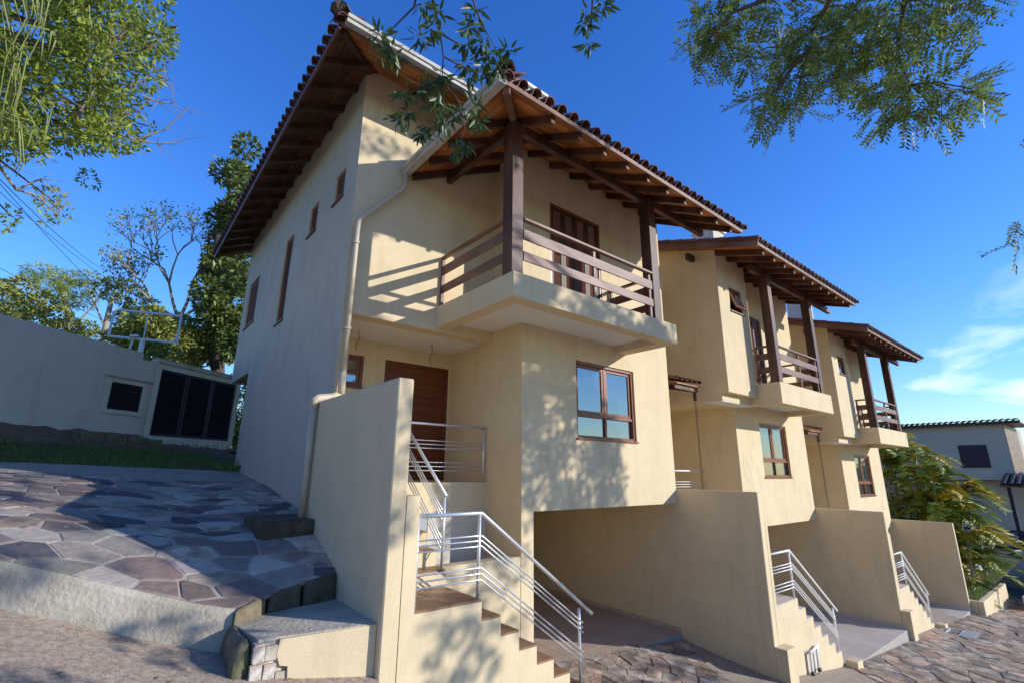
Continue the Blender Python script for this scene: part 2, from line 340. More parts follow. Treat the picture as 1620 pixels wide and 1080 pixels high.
# ---------------------------------------------------------------- ground
def upper_road(x, y):
    k = ((x-1.04)*-0.906+(y-5.34)*0.423); return -1.5 + (0.264 if k > 0 else 0.15)*min(k, 1.8) + 0.16*max(0, k-1.8)
ST = [(4.9, -2.92), (9.31, -3.30), (12.3, -3.72), (16.5, -3.98), (23.85, -4.5), (60, -7.6), (200, -16)]
def street_z(x, y):
    s = ilerp(x, ST) + 0.115*max(0, min(y, 6.2)-4.3) - 0.02*max(0, min(4.3-y, 12))
    if x >= 4.9: return s
    u = upper_road(min(x, 2.1), min(y, 12))
    if x <= 2.1: return max(-14, min(u, 8))
    t = (x-2.1)/2.8; return u*(1-t) + s*t
PROF = [(5.25, -1.10), (5.5, -1.03), (6.3, -0.745), (6.85, -0.68), (7.33, -0.635), (8.36, -0.487), (9.59, -0.305), (11.62, -0.125), (12.45, -0.05)]
KA = (1.10, 5.25); KD = (-0.906, 0.423)
def kerb_at(x):
    if x >= 1.1: t = min(1, (x-1.1)/1.0); return 5.25+0.25*t, -1.2+0.17*t
    s_ = (1.1-x)/0.906; return 5.25+0.423*s_, -1.2+0.264*min(s_, 1.8)+0.16*max(0, s_-1.8)
def patio_z(x, y):
    yk, zk = kerb_at(x); zf = -0.05+0.035*(2.3-x); zf += 0.10*max(0, y-12.45)/2 if y > 12.45 else 0
    t = max(0.0, min(1.0, (y-yk)/(12.45-yk))); g = (ilerp(5.25+7.2*t, PROF)+1.1)/1.05
    if x > 1.6: return ilerp(y, PROF)+0.09*(x-2.11) if y < 8 else zk+(zf-zk)*((ilerp(y, PROF)-zk)/(-0.05-zk))
    return zk+(zf-zk)*g
road = grid('road', [-30, -15, -8]+[-6+0.5*i for i in range(17)]+[2.11], [-30, -20, -12, -6, -2, 0, 1, 2, 3, 4, 5, 6, 7, 8, 9.4, 12.5], lambda x, y: street_z(x, y), asphalt); road['kind'] = 'structure'
street = grid('street', [2.11+0.35*i for i in range(8)]+[4.9+0.5*i for i in range(80)]+[50, 80, 200], [-60, -20, -5, 0, 1, 2, 3, 4, 4.5, 5, 5.5, 6.0, 6.25], lambda x, y: street_z(x, y)-0.02, grout_brown); street['kind'] = 'structure'
gnd = grid('ground', [-900, -300, -100, -40, 0, 10, 40, 70, 100, 300, 900], [-900, -300, -100, -30, 6.3, 40, 100, 300, 900], lambda x, y: -6.5 - 0.02*abs(x) if y < 300 else -8, hill_m); gnd['kind'] = 'structure'
terr = grid('back_terrain', [-60, -30, -15, -6, -4, -2, 0, 2.3, 6, 12, 30, 60], [17.2, 20, 24, 30, 40, 60, 120], lambda x, y: 0.5+0.03*(y-17), grass_b); terr['kind'] = 'structure'
# patio of flagstones
pat = thing('patio', (0, 8, -1), 'x', 'x'); [pat.pop(k) for k in ('label', 'category')] if False else None
del pat['label']; del pat['category']; pat['kind'] = 'structure'
kend = (KA[0]+KD[0]*8, KA[1]+KD[1]*8)
region = [KA, (2.10, 5.50), (2.34, 6.85), (2.34, 12.45), (-6.1, 12.45), kend]
b = MB(); NX = 40
bed = MB()
ys = [5.2+0.1*i for i in range(73)]
xs_ = [-6.1+0.25*i for i in range(34)]+[2.33]
for x in xs_:
    yk = kerb_at(x)[0]
    for i in range(60): y = yk+(12.44-yk)*i/59; bed.v.append((x, y, patio_z(x, y)-0.007))
for j in range(len(xs_)-1):
    for i in range(59): bed.f.append((j*60+i, (j+1)*60+i, (j+1)*60+i+1, j*60+i+1))
bed.obj('mortar_bed', grout, pat)
cells = voronoi(region, 0.295, 0.46, 0.017, sx_=1.35, sy_=0.88, ang=-0.3, seed=4)
cells.sort(key=lambda c: (sum(p[0] for p in c)/len(c))**2+(sum(p[1] for p in c)/len(c))**2)
far = MB()
for i, c in enumerate(cells):
    h = random.uniform(-0.002, 0.007)
    if area(c) < 0: c = c[::-1]
    P = [(p[0], p[1], patio_z(*p)+h) for p in c]
    if i < 285: bevel(MB().poly(P, (0, 0, -0.035)).obj('flagstone', random.choices(flag, [5, 3.2, 3.0, 1.8])[0], pat), 0.008)
    else: far.poly(P, (0, 0, -0.035))
if far.f: far.obj('far_flagstones', flag[0], pat, kind='stuff')
# kerb below the patio edge
kb = MB(); n = 27
rk = random.Random(3)
for i in range(n):
    t = -0.06+i*0.3; x = KA[0]+KD[0]*t; y = KA[1]+KD[1]*t; zt = patio_z(x, y)-0.02; zb = upper_road(x, y)-0.05
    nx_, ny_ = -0.423, -0.906
    o = 0.05+rk.uniform(-0.01, 0.01); kb.v += [(x-nx_*0.12, y-ny_*0.12, zt), (x+nx_*0.02, y+ny_*0.02, zt+0.012), (x+nx_*0.05, y+ny_*0.05, zt-0.03), (x+nx_*(o+0.035), y+ny_*(o+0.035), (zt+zb)/2), (x+nx_*(o+0.06), y+ny_*(o+0.06), zb)]
for i in range(n-1):
    for j in range(4): kb.f.append((i*5+j, i*5+j+1, (i+1)*5+j+1, (i+1)*5+j))
kb.f.append((4, 3, 2, 1, 0))
kerb = kb.obj('kerb', cement); kerb['kind'] = 'structure'
# stones edging the patio above the lower concrete slab
ed = thing('stone_edging', (1.6, 5.4, -1.3), 'mossy rough stone edging in front of the flagstone patio beside the concrete slab', 'edging')
pts = [(1.10, 5.17), (1.42, 5.36), (1.75, 5.42), (2.105, 5.47)]
for (a, b_) in zip(pts, pts[1:]):
    m_ = MB(); za = patio_z(*a)+0.004; zb_ = patio_z(*b_)+0.004
    m_.add([(a[0], a[1]-0.10, -1.5), (b_[0]-0.01, b_[1]-0.08, -1.5), (b_[0]-0.01, b_[1]+0.2, -1.5), (a[0], a[1]+0.2, -1.5), (a[0]+0.01, a[1]-0.05, za-0.01), (b_[0]-0.015, b_[1]-0.04, zb_-0.01), (b_[0]-0.015, b_[1]+0.06, zb_), (a[0]+0.01, a[1]+0.06, za)],
           [(0,3,2,1),(4,5,6,7),(0,1,5,4),(1,2,6,5),(2,3,7,6),(3,0,4,7)])
    bevel(m_.obj('stone', mossy_stone if a[0] > 1.3 else rough_stone, ed), 0.03, 2)
st = MB().box(1.52, 2.105, 6.32, 7.25, -0.95, -0.575).obj('stone_step', mossy_stone); tag(bevel(st, 0.025, 2), 'dark rough stone step against the house at the drainpipe foot', 'step')
# lower slab and low plastered wall with broken end
slab = MB().poly([(1.20, 4.62, -1.305), (2.108, 4.44, -1.30), (2.108, 5.42, -1.285), (1.43, 5.32, -1.29), (1.12, 5.12, -1.295)], (0, 0, -0.5)).obj('concrete_slab', cement); tag(slab, 'small grey concrete slab below the flagstone patio beside the tall stair wall', 'slab')
lw = thing('low_wall', (1.7, 4.5, -1.8), 'low cream rendered wall with a cracked broken end under the concrete slab', 'wall')
jag = [(1.345, -1.315), (1.33, -1.42), (1.36, -1.50), (1.42, -1.515), (1.425, -1.60), (1.40, -1.70), (1.47, -1.80), (1.47, -2.2), (2.105, -2.3), (2.105, -1.305)]
v = [(x, 4.55-(x-1.34)*0.16, z) for x, z in jag]; k = len(v)
MB().add(v+[(x, y+0.09, z) for x, y, z in v], [tuple(range(k)), tuple(reversed(range(k, 2*k)))]+[(i, k+i, k+(i+1) % k, (i+1) % k) for i in range(k)]).obj('render_coat', stucco, lw)
MB().box(1.17, 1.55, 4.58, 4.75, -2.2, -1.33).obj('core', brick_m, lw)
for i, (x, z) in enumerate([(1.20, -1.40), (1.29, -1.40), (1.19, -1.52), (1.29, -1.53), (1.38, -1.60), (1.22, -1.64), (1.32, -1.66), (1.21, -1.76), (1.33, -1.78)]):
    boxpiece('brick', random.choice([brick_m, cement, cement]), lw, (x, 4.575+random.uniform(-.008, .008), z), (0.085, 0.05, 0.105), Matrix.Rotation(random.uniform(-.06, .06), 4, 'Y'))
rk2 = MB(); rs = random.Random(8)
for i in range(8):
    t = i/7; y = 4.60+t*0.62; 
    for (dx, z) in ((-0.06, -2.1), (-0.085, -1.6), (-0.07, -1.33+0.05*t), (0.05, -1.29+0.03*t), (0.075, -1.55), (0.05, -2.1)):
        rk2.v.append((1.10+dx+rs.uniform(-.02, .02)+0.02*t, y+rs.uniform(-.02, .02), z+rs.uniform(-.02, .02)))
for i in range(7):
    for j in range(6): rk2.f.append((i*6+j, i*6+(j+1) % 6, (i+1)*6+(j+1) % 6, (i+1)*6+j))
rk2.f += [tuple(reversed(range(6))), tuple(range(42, 48))]
o = rk2.obj('kerb_stone', rough_stone, None, True); tag(o, 'upright rough kerb stone at the patio corner by the broken low wall', 'stone')
sm = o.modifiers.new('s', 'SUBSURF'); sm.levels = sm.render_levels = 2
# lawn, soil bank
def lawn_z(x, y):
    D_ = max(0.6, 13.84+(x+2.11)*0.722-0.5-12.45); f_ = min(1.0, max(0, y-12.45)/D_)
    return patio_z(x, 12.45)-0.02+0.45*f_+0.02*math.sin(3*x+2*y)*f_
lawn = grid('lawn', [-16+0.4*i for i in range(50)], [12.43+0.3*i for i in range(20)], lawn_z, grass_b); lawn['kind'] = 'structure'
n = 26000; X = rng.uniform(-5.5, 2.25, n); Y = rng.uniform(12.47, 16.0, n)
wl = 13.84+(X+2.11)*0.722
keep = (Y < wl-0.45) & ((np.sin(X*2.3+1)+np.sin(Y*3.1+X) + rng.normal(0, 0.5, n)) > -1.2); X = X[keep]; Y = Y[keep]
C = np.stack([X, Y, [lawn_z(a, b) for a, b in zip(X, Y)]], 1); D = rdir(len(X)); D[:, 2] = np.abs(D[:, 2])+0.9
leaves('grass', C, D, rdir(len(X)), rng.uniform(0.04, 0.09, len(X)), 0.010, grass_m, kind='stuff')

# ---------------------------------------------------------------- roofs
def cap_mesh(name, m, r=0.088, L=0.43, seg=5, flip=False, key=''):
    k = (name, m.name, r, L, flip, key)
    if k in CACHE: return CACHE[k]
    mb = MB(); sg = -1 if flip else 1
    for (y, rr, h) in ((0, r, 0.0), (L, r*0.82, 0.0)):
        for q in (1.0, 0.84):
            for j in range(seg+1):
                a = math.pi*j/seg; mb.v.append((math.cos(a)*rr*q, y, sg*math.sin(a)*rr*q*0.95+h))
    n = seg+1
    for j in range(seg):
        mb.f += [(j, j+1, 2*n+j+1, 2*n+j), (n+j+1, n+j, 3*n+j, 3*n+j+1), (j+1, j, n+j, n+j+1), (2*n+j, 2*n+j+1, 3*n+j+1, 3*n+j)]
    mb.f += [(0, 2*n, 3*n, n), (n-1, 2*n-1, 4*n-1, 3*n-1)]
    CACHE[k] = mb.mesh(name, m, False); return CACHE[k]
def inside(p, s, t, e=0.0):
    sgn = 1 if area(p) > 0 else -1
    for i in range(len(p)):
        a, b_ = p[i-1], p[i]; l = math.hypot(b_[0]-a[0], b_[1]-a[1])
        if sgn*((b_[0]-a[0])*(t-a[1])-(b_[1]-a[1])*(s-a[0]))/l < -e: return False
    return True
def roof_plane(roof, O, u, v, pitch, poly, bm, raf_sp, raf_off, tm, tboards=2.2, bw=0.098, rafters=True, tile_sp=0.24, courses=2, raf_w=0.07, raf_d=0.13, tmaxr=9):
    O = Vector(O); U = Vector((*u, 0)); V = Vector((*v, 0))
    P = lambda s, t, h=0.0: O + U*s + V*t + Vector((0, 0, pitch*t+h))
    X = U if U.cross(V).z > 0 else -U
    Y = (V + Vector((0, 0, pitch))).normalized(); Z = X.cross(Y)
    smax = max(p[0] for p in poly); tmax = max(p[1] for p in poly)
    t = 0.0; rest = MB()
    while t < tmax-0.02:
        c = clip(clip(poly, 0, 1, t+bw-0.006), 0, -1, -t)
        if len(c) >= 3 and abs(area(c)) > 0.002:
            if t < tboards: MB().poly([P(*q) for q in c], (0, 0, 0.022)).obj('soffit_board', bm, roof)
            else: rest.poly([P(*q) for q in c], (0, 0, 0.022))
        t += bw
    if rest.f: rest.obj('upper_boards', bm, roof, kind='stuff')
    c = MB().poly([P(*q, 0.026) for q in poly], (0, 0, 0.02)).obj('underlay', board_dark, roof)
    if rafters:
        s = raf_off
        while s < smax:
            c = clip(clip(poly, 1, 0, s+raf_w/2), -1, 0, -(s-raf_w/2)); c = clip(clip(c, 0, -1, -0.05), 0, 1, tmaxr) if len(c) >= 3 else c
            if len(c) >= 3 and abs(area(c)) > 0.01: MB().poly([P(*q, -0.001) for q in c], (0, 0, -raf_d)).obj('rafter', beam_wood, roof)
            s += raf_sp
    # eave fascia
    b0 = min(q[0] for q in poly if q[1] < 0.01); b1 = max(q[0] for q in poly if q[1] < 0.01)
    a = P(b0, -0.012, 0.02); b_ = P(b1, -0.012, 0.02); MB().beam(a, b_, 0.022, 0.07).obj('eave_board', rail_wood, roof)
    capm = cap_mesh('roof_tile', tm); panm = cap_mesh('pan_tile', tm, flip=True, r=0.08)
    R3 = Matrix((X, Y, Z)).transposed().to_4x4(); n = int((b1-b0)/tile_sp); sp = (b1-b0)/n
    longc = MB()
    for i in range(n+1):
        s = b0 + i*sp
        for kcs in range(courses):
            tt = -0.075+0.36*kcs
            if not inside(poly, s, max(tt, 0)+0.02, 0.05): continue
            jz = random.uniform(-0.006, 0.006)
            link('roof_tile', capm, roof, Matrix.Translation(P(s, tt, 0.105+jz+0.006*kcs)) @ R3 @ Matrix.Rotation(random.uniform(-.03, .03), 4, 'Z'))
        c = clip(clip(poly, 1, 0, s+0.01), -1, 0, -(s-0.01))
        if len(c) >= 3:
            tm_ = max(q[1] for q in c); t0 = max(min(q[1] for q in c), -0.075+0.36*courses)
            if tm_ > t0+0.1:
                seg = 4; r = 0.085; k = len(longc.v)
                for tt in (t0, tm_):
                    for j in range(seg+1):
                        al = math.pi*j/seg; longc.v.append(tuple(P(s, tt, 0.105)+X*math.cos(al)*r+Z*math.sin(al)*r))
                for j in range(seg): longc.f.append((k+j, k+j+1, k+seg+1+j+1, k+seg+1+j))
        if i < n and inside(poly, s+sp/2, 0.02, 0.05):
            link('pan_tile', panm, roof, Matrix.Translation(P(s+sp/2, -0.05, 0.118)) @ R3)
    if longc.f: longc.obj('upper_tiles', tm, roof, kind='stuff')
    # far end: sheet under the tiles so no sky shows through
    MB().poly([P(*q, 0.05) for q in poly], (0, 0, 0.03)).obj('tile_bed', tm, roof)
    return P
def ridge_tiles(roof, a, b_, m, n, r=0.12):
    a = Vector(a); b_ = Vector(b_); Y = (b_-a).normalized(); X = Y.cross(Vector((0, 0, 1))).normalized(); Z = X.cross(Y); R3 = Matrix((X, Y, Z)).transposed().to_4x4(); L = (b_-a).length/n
    me = cap_mesh('ridge_tile', m, r=r, L=L*1.2, key='r')
    for i in range(n): link('ridge_tile', me, roof, Matrix.Translation(a+Y*L*i+Vector((0, 0, 0.01*(i % 2)))) @ R3)

# ---------------------------------------------------------------- windows, shutters
FRONT = Matrix.Identity(4); LEFT = Matrix.Rotation(-math.pi/2, 4, 'Z')
def fr(x, y, z, R=FRONT): return Matrix.Translation((x, y, z)) @ R
def frame_mb(w, h, t, y0, y1, x0=0, z0=0):
    mb = MB(); mb.box(x0, x0+t, y0, y1, z0, z0+h); mb.box(x0+w-t, x0+w, y0, y1, z0, z0+h); mb.box(x0+t, x0+w-t, y0, y1, z0, z0+t); mb.box(x0+t, x0+w-t, y0, y1, z0+h-t, z0+h); return mb
def casement(house, M, w, h, low=0.30, sill_m=frame_wood):
    f = frame_mb(w, h, 0.055, 0.03, 0.145)
    zt = h*low; f.box(0.055, w-0.055, 0.045, 0.135, zt-0.03, zt+0.03); f.box(w/2-0.025, w/2+0.025, 0.05, 0.13, 0.055, zt-0.03); f.box(w/2-0.03, w/2+0.03, 0.055, 0.13, zt+0.03, h-0.055)
    wn = f.obj('window', frame_wood, house, M=M); bevel(wn, 0.005)
    hw = (w-0.11)/2-0.03
    for i, x in enumerate((0.055, w/2+0.03)):
        s = frame_mb(hw, h-0.055-zt-0.03, 0.055, 0.065, 0.11, x, zt+0.03).obj('sash', frame_wood, wn, M=M); bevel(s, 0.004)
        MB().box(x+0.055, x+hw-0.055, 0.085, 0.09, zt+0.085, h-0.11).obj('pane', glass, wn, M=M)
        MB().box(x+0.002, x+hw-0.002, 0.09, 0.095, 0.055, zt-0.03).obj('pane', glass, wn, M=M)
    MB().box(0.057, w-0.057, 0.10, 0.148, 0.03, h-0.03).obj('room_backing', dark_in, wn, M=M)  # black sheet standing in for the unlit room
    MB().box(-0.03, w+0.03, -0.03, 0.10, -0.028, 0.002).obj('sill', sill_m, wn, M=M)
    return wn
def small_window(house, M, w, h, tilt=0.0, sill=True, bars=0):
    wn = frame_mb(w, h, 0.045, 0.03, 0.145).obj('window', frame_wood, house, M=M)
    T = M @ Matrix.Translation((0, 0.07, h-0.05)) @ Matrix.Rotation(-tilt, 4, 'X') @ Matrix.Translation((0, 0, -(h-0.05)))
    frame_mb(w-0.1, h-0.1, 0.045, -0.02, 0.02, 0.05, 0.05).obj('sash', frame_wood, wn, M=T)
    MB().box(0.095, w-0.095, -0.003, 0.003, 0.095, h-0.095).obj('pane', glass, wn, M=T)
    MB().box(0.05, w-0.05, 0.12, 0.148, 0.03, h-0.03).obj('room_backing', dark_in, wn, M=M)  # black sheet instead of a darkened room
    if bars:
        for i in range(bars):
            x = 0.05+(w-0.1)*(i+1)/(bars+1); MB().box(x-0.02, x+0.02, 0.03, 0.065, 0.045, h-0.045).obj('mullion', frame_wood, wn, M=M)
    if sill: MB().box(-0.03, w+0.03, -0.04, 0.06, -0.025, 0.003).obj('sill', rail_wood, wn, M=M)
    return wn
def louvre(parent, M, w, h, n, sub='shutter_leaf', mm=louver_w, fm=None):
    lf = frame_mb(w, h, 0.06, 0.03, 0.07).obj(sub, fm or rail_wood, parent, M=M)
    mb = MB(); sp = (h-0.12)/n
    for i in range(n):
        z = 0.06+sp*(i+0.5); mb.beam((0.06, 0.05, z), (w-0.06, 0.05, z), 0.006, sp*1.15, (0, -0.6, 0.8))
    mb.obj('slats', mm, parent, M=M, kind='stuff')
def shutter_door(house, M, w, h, leaves_n=4):
    d = frame_mb(w, h, 0.05, 0.01, 0.11).obj('shutter_door', frame_wood, house, M=M)
    lw_ = (w-0.10)/leaves_n
    for i in range(leaves_n): louvre(d, M @ Matrix.Translation((0.05+i*lw_, 0, 0.03)), lw_-0.004, h-0.08, 46, fm=beam_wood)
def wood_rail(house, path, z0, ztop, gaps, posts):
    """path: list of xy; gaps: list of (z_low, z_high) boards; posts: xy of slim posts"""
    x, y = posts[0]; rl = MB().box(x-0.03, x+0.03, y-0.022, y+0.022, z0, ztop-0.025).obj('balcony_railing', rail_wood, house); bevel(rl, 0.004)
    for (x, y) in posts[1:]: bevel(MB().box(x-0.03, x+0.03, y-0.022, y+0.022, z0, ztop-0.025).obj('baluster', rail_wood, rl), 0.004)
    for a, b_ in zip(path, path[1:]):
        bevel(MB().beam((*a, ztop-0.02), (*b_, ztop-0.02), 0.075, 0.045).obj('hand_rail', rail_wood, rl), 0.006)
        for zl, zh in gaps: bevel(MB().beam((*a, (zl+zh)/2), (*b_, (zl+zh)/2), 0.026, zh-zl).obj('rail_board', rail_wood, rl), 0.004)

# ---------------------------------------------------------------- house 1
H1 = thing('house', (5, 9, -3), 'nearest townhouse with corner balcony and weathered bluish shaded side wall beside the stone patio', 'house', 'stepped row of cream townhouses')
KS = 1.032
ZA, PA = 4.72*KS, 0.53        # balcony roof eave height and pitch
RX, RY = 3.13*KS, 4.02*KS; MX, MY, MZ = 1.52*KS, 5.66*KS, 5.9*KS
def under1(x, y):
    if y < 6.82: return min(ZA+PA*(x-RX), ZA+PA*(y-RY))
    return min(MZ+0.5*(x-MX), MZ+0.5*(y-MY))
def clamp1(x, y, z): return min(z, under1(x, y)+0.012) if z > 5 else z
sol = [(2.35, 9.31, 6.83, 15.0, 2.24, 9), (5.1, 9.31, 6.0, 6.83, 2.24, 9), (2.35, 9.31, 8.249, 12.9, -3.6, 2.24), (5.1, 9.31, 6.0, 8.249, -3.6, 2.24), (2.35, 2.5, 6.83, 8.249, -3.6, 2.24),
       (2.5, 5.1, 6.9, 8.249, -3.6, -0.174), (2.5, 3.2, 6.25, 6.9, -3.6, -0.174), (3.93, 7.86, 4.81, 6.0, 2.30, 2.665), (3.93, 5.1, 6.0, 6.83, 2.30, 2.665)]
hol = [(4.17, 7.55, 5.05, 6.0, 2.0, 2.45), (4.17, 5.1, 5.9, 6.82, 2.0, 2.45), (2.5, 5.1, 7.1, 8.249, 2.0, 2.29), (5.35, 9.4, 5.5, 12.2, -4, -0.6),
       (6.39, 8.08, 5.9, 6.15, 0.585, 1.99), (3.72, 5.08, 8.1, 8.36, -0.17, 1.97), (2.75, 3.31, 8.1, 8.40, 1.40, 1.97), (5.78, 7.2, 5.9, 6.11, 2.665, 4.98)]
LW = [(7.38, 0.46, 4.41, 0.55), (8.74, 0.475, 4.33, 0.61), (10.28, 0.60, 2.94, 1.93), (13.27, 1.09, 3.61, 1.27)]
for y, w, z, h in LW: hol.append((2.0, 2.50, y, y+w, z, z+h))
vw = voxels(sol, hol, clamp1, cutx=(2.60,))
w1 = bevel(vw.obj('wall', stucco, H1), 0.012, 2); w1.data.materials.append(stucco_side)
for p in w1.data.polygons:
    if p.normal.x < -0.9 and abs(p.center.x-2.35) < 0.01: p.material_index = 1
MB().box(4.175, 7.545, 5.055, 5.995, 2.43, 2.455).obj('soffit_panel', white_pl, H1); MB().box(4.175, 5.095, 6.0, 6.815, 2.43, 2.455).obj('soffit_panel', white_pl, H1)
MB().box(2.505, 5.095, 7.105, 8.245, 2.262, 2.295).obj('soffit_panel', white_pl, H1)
MB().box(3.205, 4.15, 6.88, 6.898, -1.9, -0.62).obj('render_patch', cement_blue, H1, label='bluish grey unpainted render patch under the entrance landing')
MB().box(3.98, 5.09, 6.87, 6.897, -1.9, -0.64).obj('render_patch', stucco_old, H1)
casement(H1, fr(6.39, 6.0, 0.585), 1.69, 1.405)
shutter_door(H1, fr(5.78, 6.0, 2.665), 1.42, 2.315)
small_window(H1, fr(2.75, 8.249, 1.40), 0.56, 0.57)
for i, (y, w, z, h) in enumerate(LW):
    small_window(H1, fr(2.35, y+w, z, LEFT), w, h, bars=3 if i == 3 else 0)
# entrance door: frame, leaf of horizontal planks
dr_ = frame_mb(1.35, 2.14, 0.07, 0.0, 0.1).obj('door', door_wood, H1, M=fr(3.725, 8.25, -0.17)); bevel(dr_, 0.005)
for i in range(14): boxpiece('door_plank', door_wood, dr_, (3.725+0.675, 8.30, -0.17+0.08+0.1435*(i+0.5)), (1.20, 0.04, 0.138))
MB().tube([(3.87, 8.26, 0.75), (3.87, 8.22, 0.78), (3.87, 8.22, 1.05), (3.87, 8.26, 1.08)], 0.012, 8).obj('handle', bronze, dr_)
for x in (2.95, 4.35):
    MB().tube([(x, 7.7, 2.27), (x+0.02, 7.7, 2.10), (x-0.03, 7.71, 1.98), (x+0.01, 7.7, 1.86 if x > 4 else 1.92)], 0.006, 5).obj('lamp_wire', black_m, H1)
# posts and beams of the balcony roof
def post(house, x, y, z0, z1, s=0.24):
    return bevel(MB().box(x-s/2, x+s/2, y-s/2, y+s/2, z0, z1).obj('post', beam_wood, house), 0.008)
post(H1, 4.03, 4.955, 2.665, 5.15, 0.215); post(H1, 7.38, 4.955, 2.665, 5.15, 0.215)
bevel(MB().beam((4.155, 4.955, 5.13), (9.41, 4.955, 5.13), 0.10, 0.175).obj('beam', beam_wood, H1), 0.008)
bevel(MB().beam((4.03, 5.08, 5.13), (4.03, 6.826, 5.13), 0.10, 0.175).obj('beam', beam_wood, H1), 0.008)
bevel(MB().beam((RX+.03, RY+.03, ZA-.02), (3.96, 4.89, 5.21), 0.10, 0.15).obj('hip_rafter', rail_wood, H1), 0.006)
G1 = [(2.90, 3.045), (3.23, 3.395)]
wood_rail(H1, [(3.98, 6.82), (3.98, 5.08)], 2.665, 3.57, G1, [(3.98, 6.79)])
wood_rail(H1, [(4.155, 4.87), (7.26, 4.87)], 2.665, 3.57, G1, [(5.70, 4.895), (7.205, 4.895)])
wood_rail(H1, [(7.43, 5.08), (7.43, 5.99)], 2.665, 3.57, G1, [(7.43, 5.95)])
rf = MB().beam((9.55, RY, ZA+0.05), (9.55, 6.83, ZA+PA*(6.83-RY)+0.05), 0.025, 0.15).obj('roof', rail_wood, H1)
LB = 9.55-RX; TB = 6.83-RY
PB = roof_plane(rf, (RX, RY, ZA), (1, 0), (0, 1), PA, [(0, 0), (LB, 0), (LB, TB), (TB, TB)], board_wood, 0.5615, 0.90, rtile, tboards=2.0)
PA_ = roof_plane(rf, (RX, RY, ZA), (0, 1), (1, 0), PA, [(0, 0), (TB-.01, 0), (TB-.01, TB-.01)], board_wood, 0.5615, 0.90, rtile, tboards=2.0, courses=1)
ridge_tiles(rf, (RX-.07, RY-.07, ZA+0.16), (RX+TB-.1, RY+TB-.1, ZA+PA*TB+0.18), rtile, 8, 0.13)
rf2 = MB().beam((MX-.02, 15.98, MZ+.05), (MX+4.1, 15.98, MZ+2.1), 0.03, 0.16).obj('roof', beam_wood, H1)
LM = 16.0-MY
roof_plane(rf2, (MX, MY, MZ), (0, 1), (1, 0), 0.5, [(0, 0), (LM, 0), (LM, 4.0), (4.0, 4.0)], board_dark, 0.64, 0.74, rtile, tboards=1.0, raf_w=0.09, raf_d=0.12, tmaxr=1.2)
roof_plane(rf2, (MX, MY, MZ), (1, 0), (0, 1), 0.5, [(0, 0), (8.0, 0), (8.0, 4.0), (4.0, 4.0)], board_wood, 1.3, 1.6, rtile, tboards=1.2, courses=1, raf_w=0.08, raf_d=0.08, tmaxr=1.3)
ridge_tiles(rf2, (MX-.07, MY-.07, MZ+.17), (MX+3.85, MY+3.85, MZ+2.1), rtile_old, 12, 0.14)
bl = MB()
for k in range(5):
    a = 2*math.pi*k/5; bl.tube([(MX-.05, MY-.03, MZ+.20), (MX-.05+0.09*math.cos(a), MY-.03+0.09*math.sin(a), MZ+.27)], 0.07, 7)
bl.obj('ridge_end_cap', rtile_old, rf2)
bevel(MB().beam((MX+.06, MY+.06, MZ), (2.37, 6.81, MZ+.42), 0.09, 0.12).obj('hip_rafter', beam_wood, rf2), 0.006)
MB().beam((MX-.012, MY, MZ-.025), (MX-.012, 16.0, MZ-.025), 0.03, 0.075).obj('fascia', rail_wood, rf2)
MB().add([(MX+4.0, MY+4.0, MZ+2.05), (9.52, MY+4.0, MZ+2.05), (9.52, 16.0, MZ-.6), (MX+4.0, 16.0, MZ+2.05)], [(0, 1, 2, 3)]).obj('back_slope', rtile, rf2)
# gutters
def gutter(parent, a, b_, out, w=0.13, h=0.11):
    a = Vector(a); b_ = Vector(b_); o = Vector(out); prof = [(0, 0.0), (0, -h), (w*0.75, -h), (w*0.8, -h*0.55), (w, -h*0.5), (w, 0.0), (w-0.012, 0.0), (w-0.012, -h*0.45), (w*0.8-0.012, -h*0.5), (w*0.75-0.01, -h+0.012), (0.012, -h+0.012), (0.012, 0.0)]
    mb = MB(); n = len(prof)
    for p in (a, b_):
        for q in prof: mb.v.append(tuple(p+o*q[0]+Vector((0, 0, q[1]))))
    for i in range(n): mb.f.append((i, (i+1) % n, n+(i+1) % n, n+i))
    mb.f += [tuple(range(n)), tuple(reversed(range(n, 2*n)))]
    g = mb.obj('gutter', gutter_m, parent); return g
g1 = gutter(H1, (RX-.02, RY-.04, ZA+0.075), (RX-.02, 6.82, ZA+0.075), (-1, 0, 0), 0.15, 0.13)
g2 = gutter(H1, (MX+.04, MY-.025, MZ+.13), (9.5, MY-.025, MZ+.13), (0, -1, 0), 0.13, 0.12)
dp = MB().tube([(3.13, 6.72, 4.82), (3.13, 6.72, 4.56), (3.07, 6.72, 4.48), (2.48, 6.72, 3.78), (2.415, 6.72, 3.67), (2.41, 6.72, 3.50), (2.41, 6.72, 1.04)], 0.042, 10).obj('downpipe', pipe_m, H1, True)
MB().tube([(2.41, 6.72, 1.34), (2.41, 6.72, 1.02)], 0.05, 10).obj('pipe_collar', pipe_m, dp, True)
MB().tube([(2.41, 6.74, 1.02), (2.30, 6.74, 0.97), (2.10, 6.70, 0.93), (2.055, 6.68, 0.90), (2.05, 6.68, 0.80)], 0.054, 10).obj('elbow', pipe_m, dp, True)
MB().tube([(2.05, 6.68, 0.86), (2.05, 6.68, -0.68)], 0.044, 10).obj('lower_pipe', pipe_m, dp, True)
for z in (3.3, 1.95): MB().tube([(2.41, 6.72, z), (2.41, 6.72, z+0.03)], 0.057, 10).obj('bracket', pipe_m, dp)
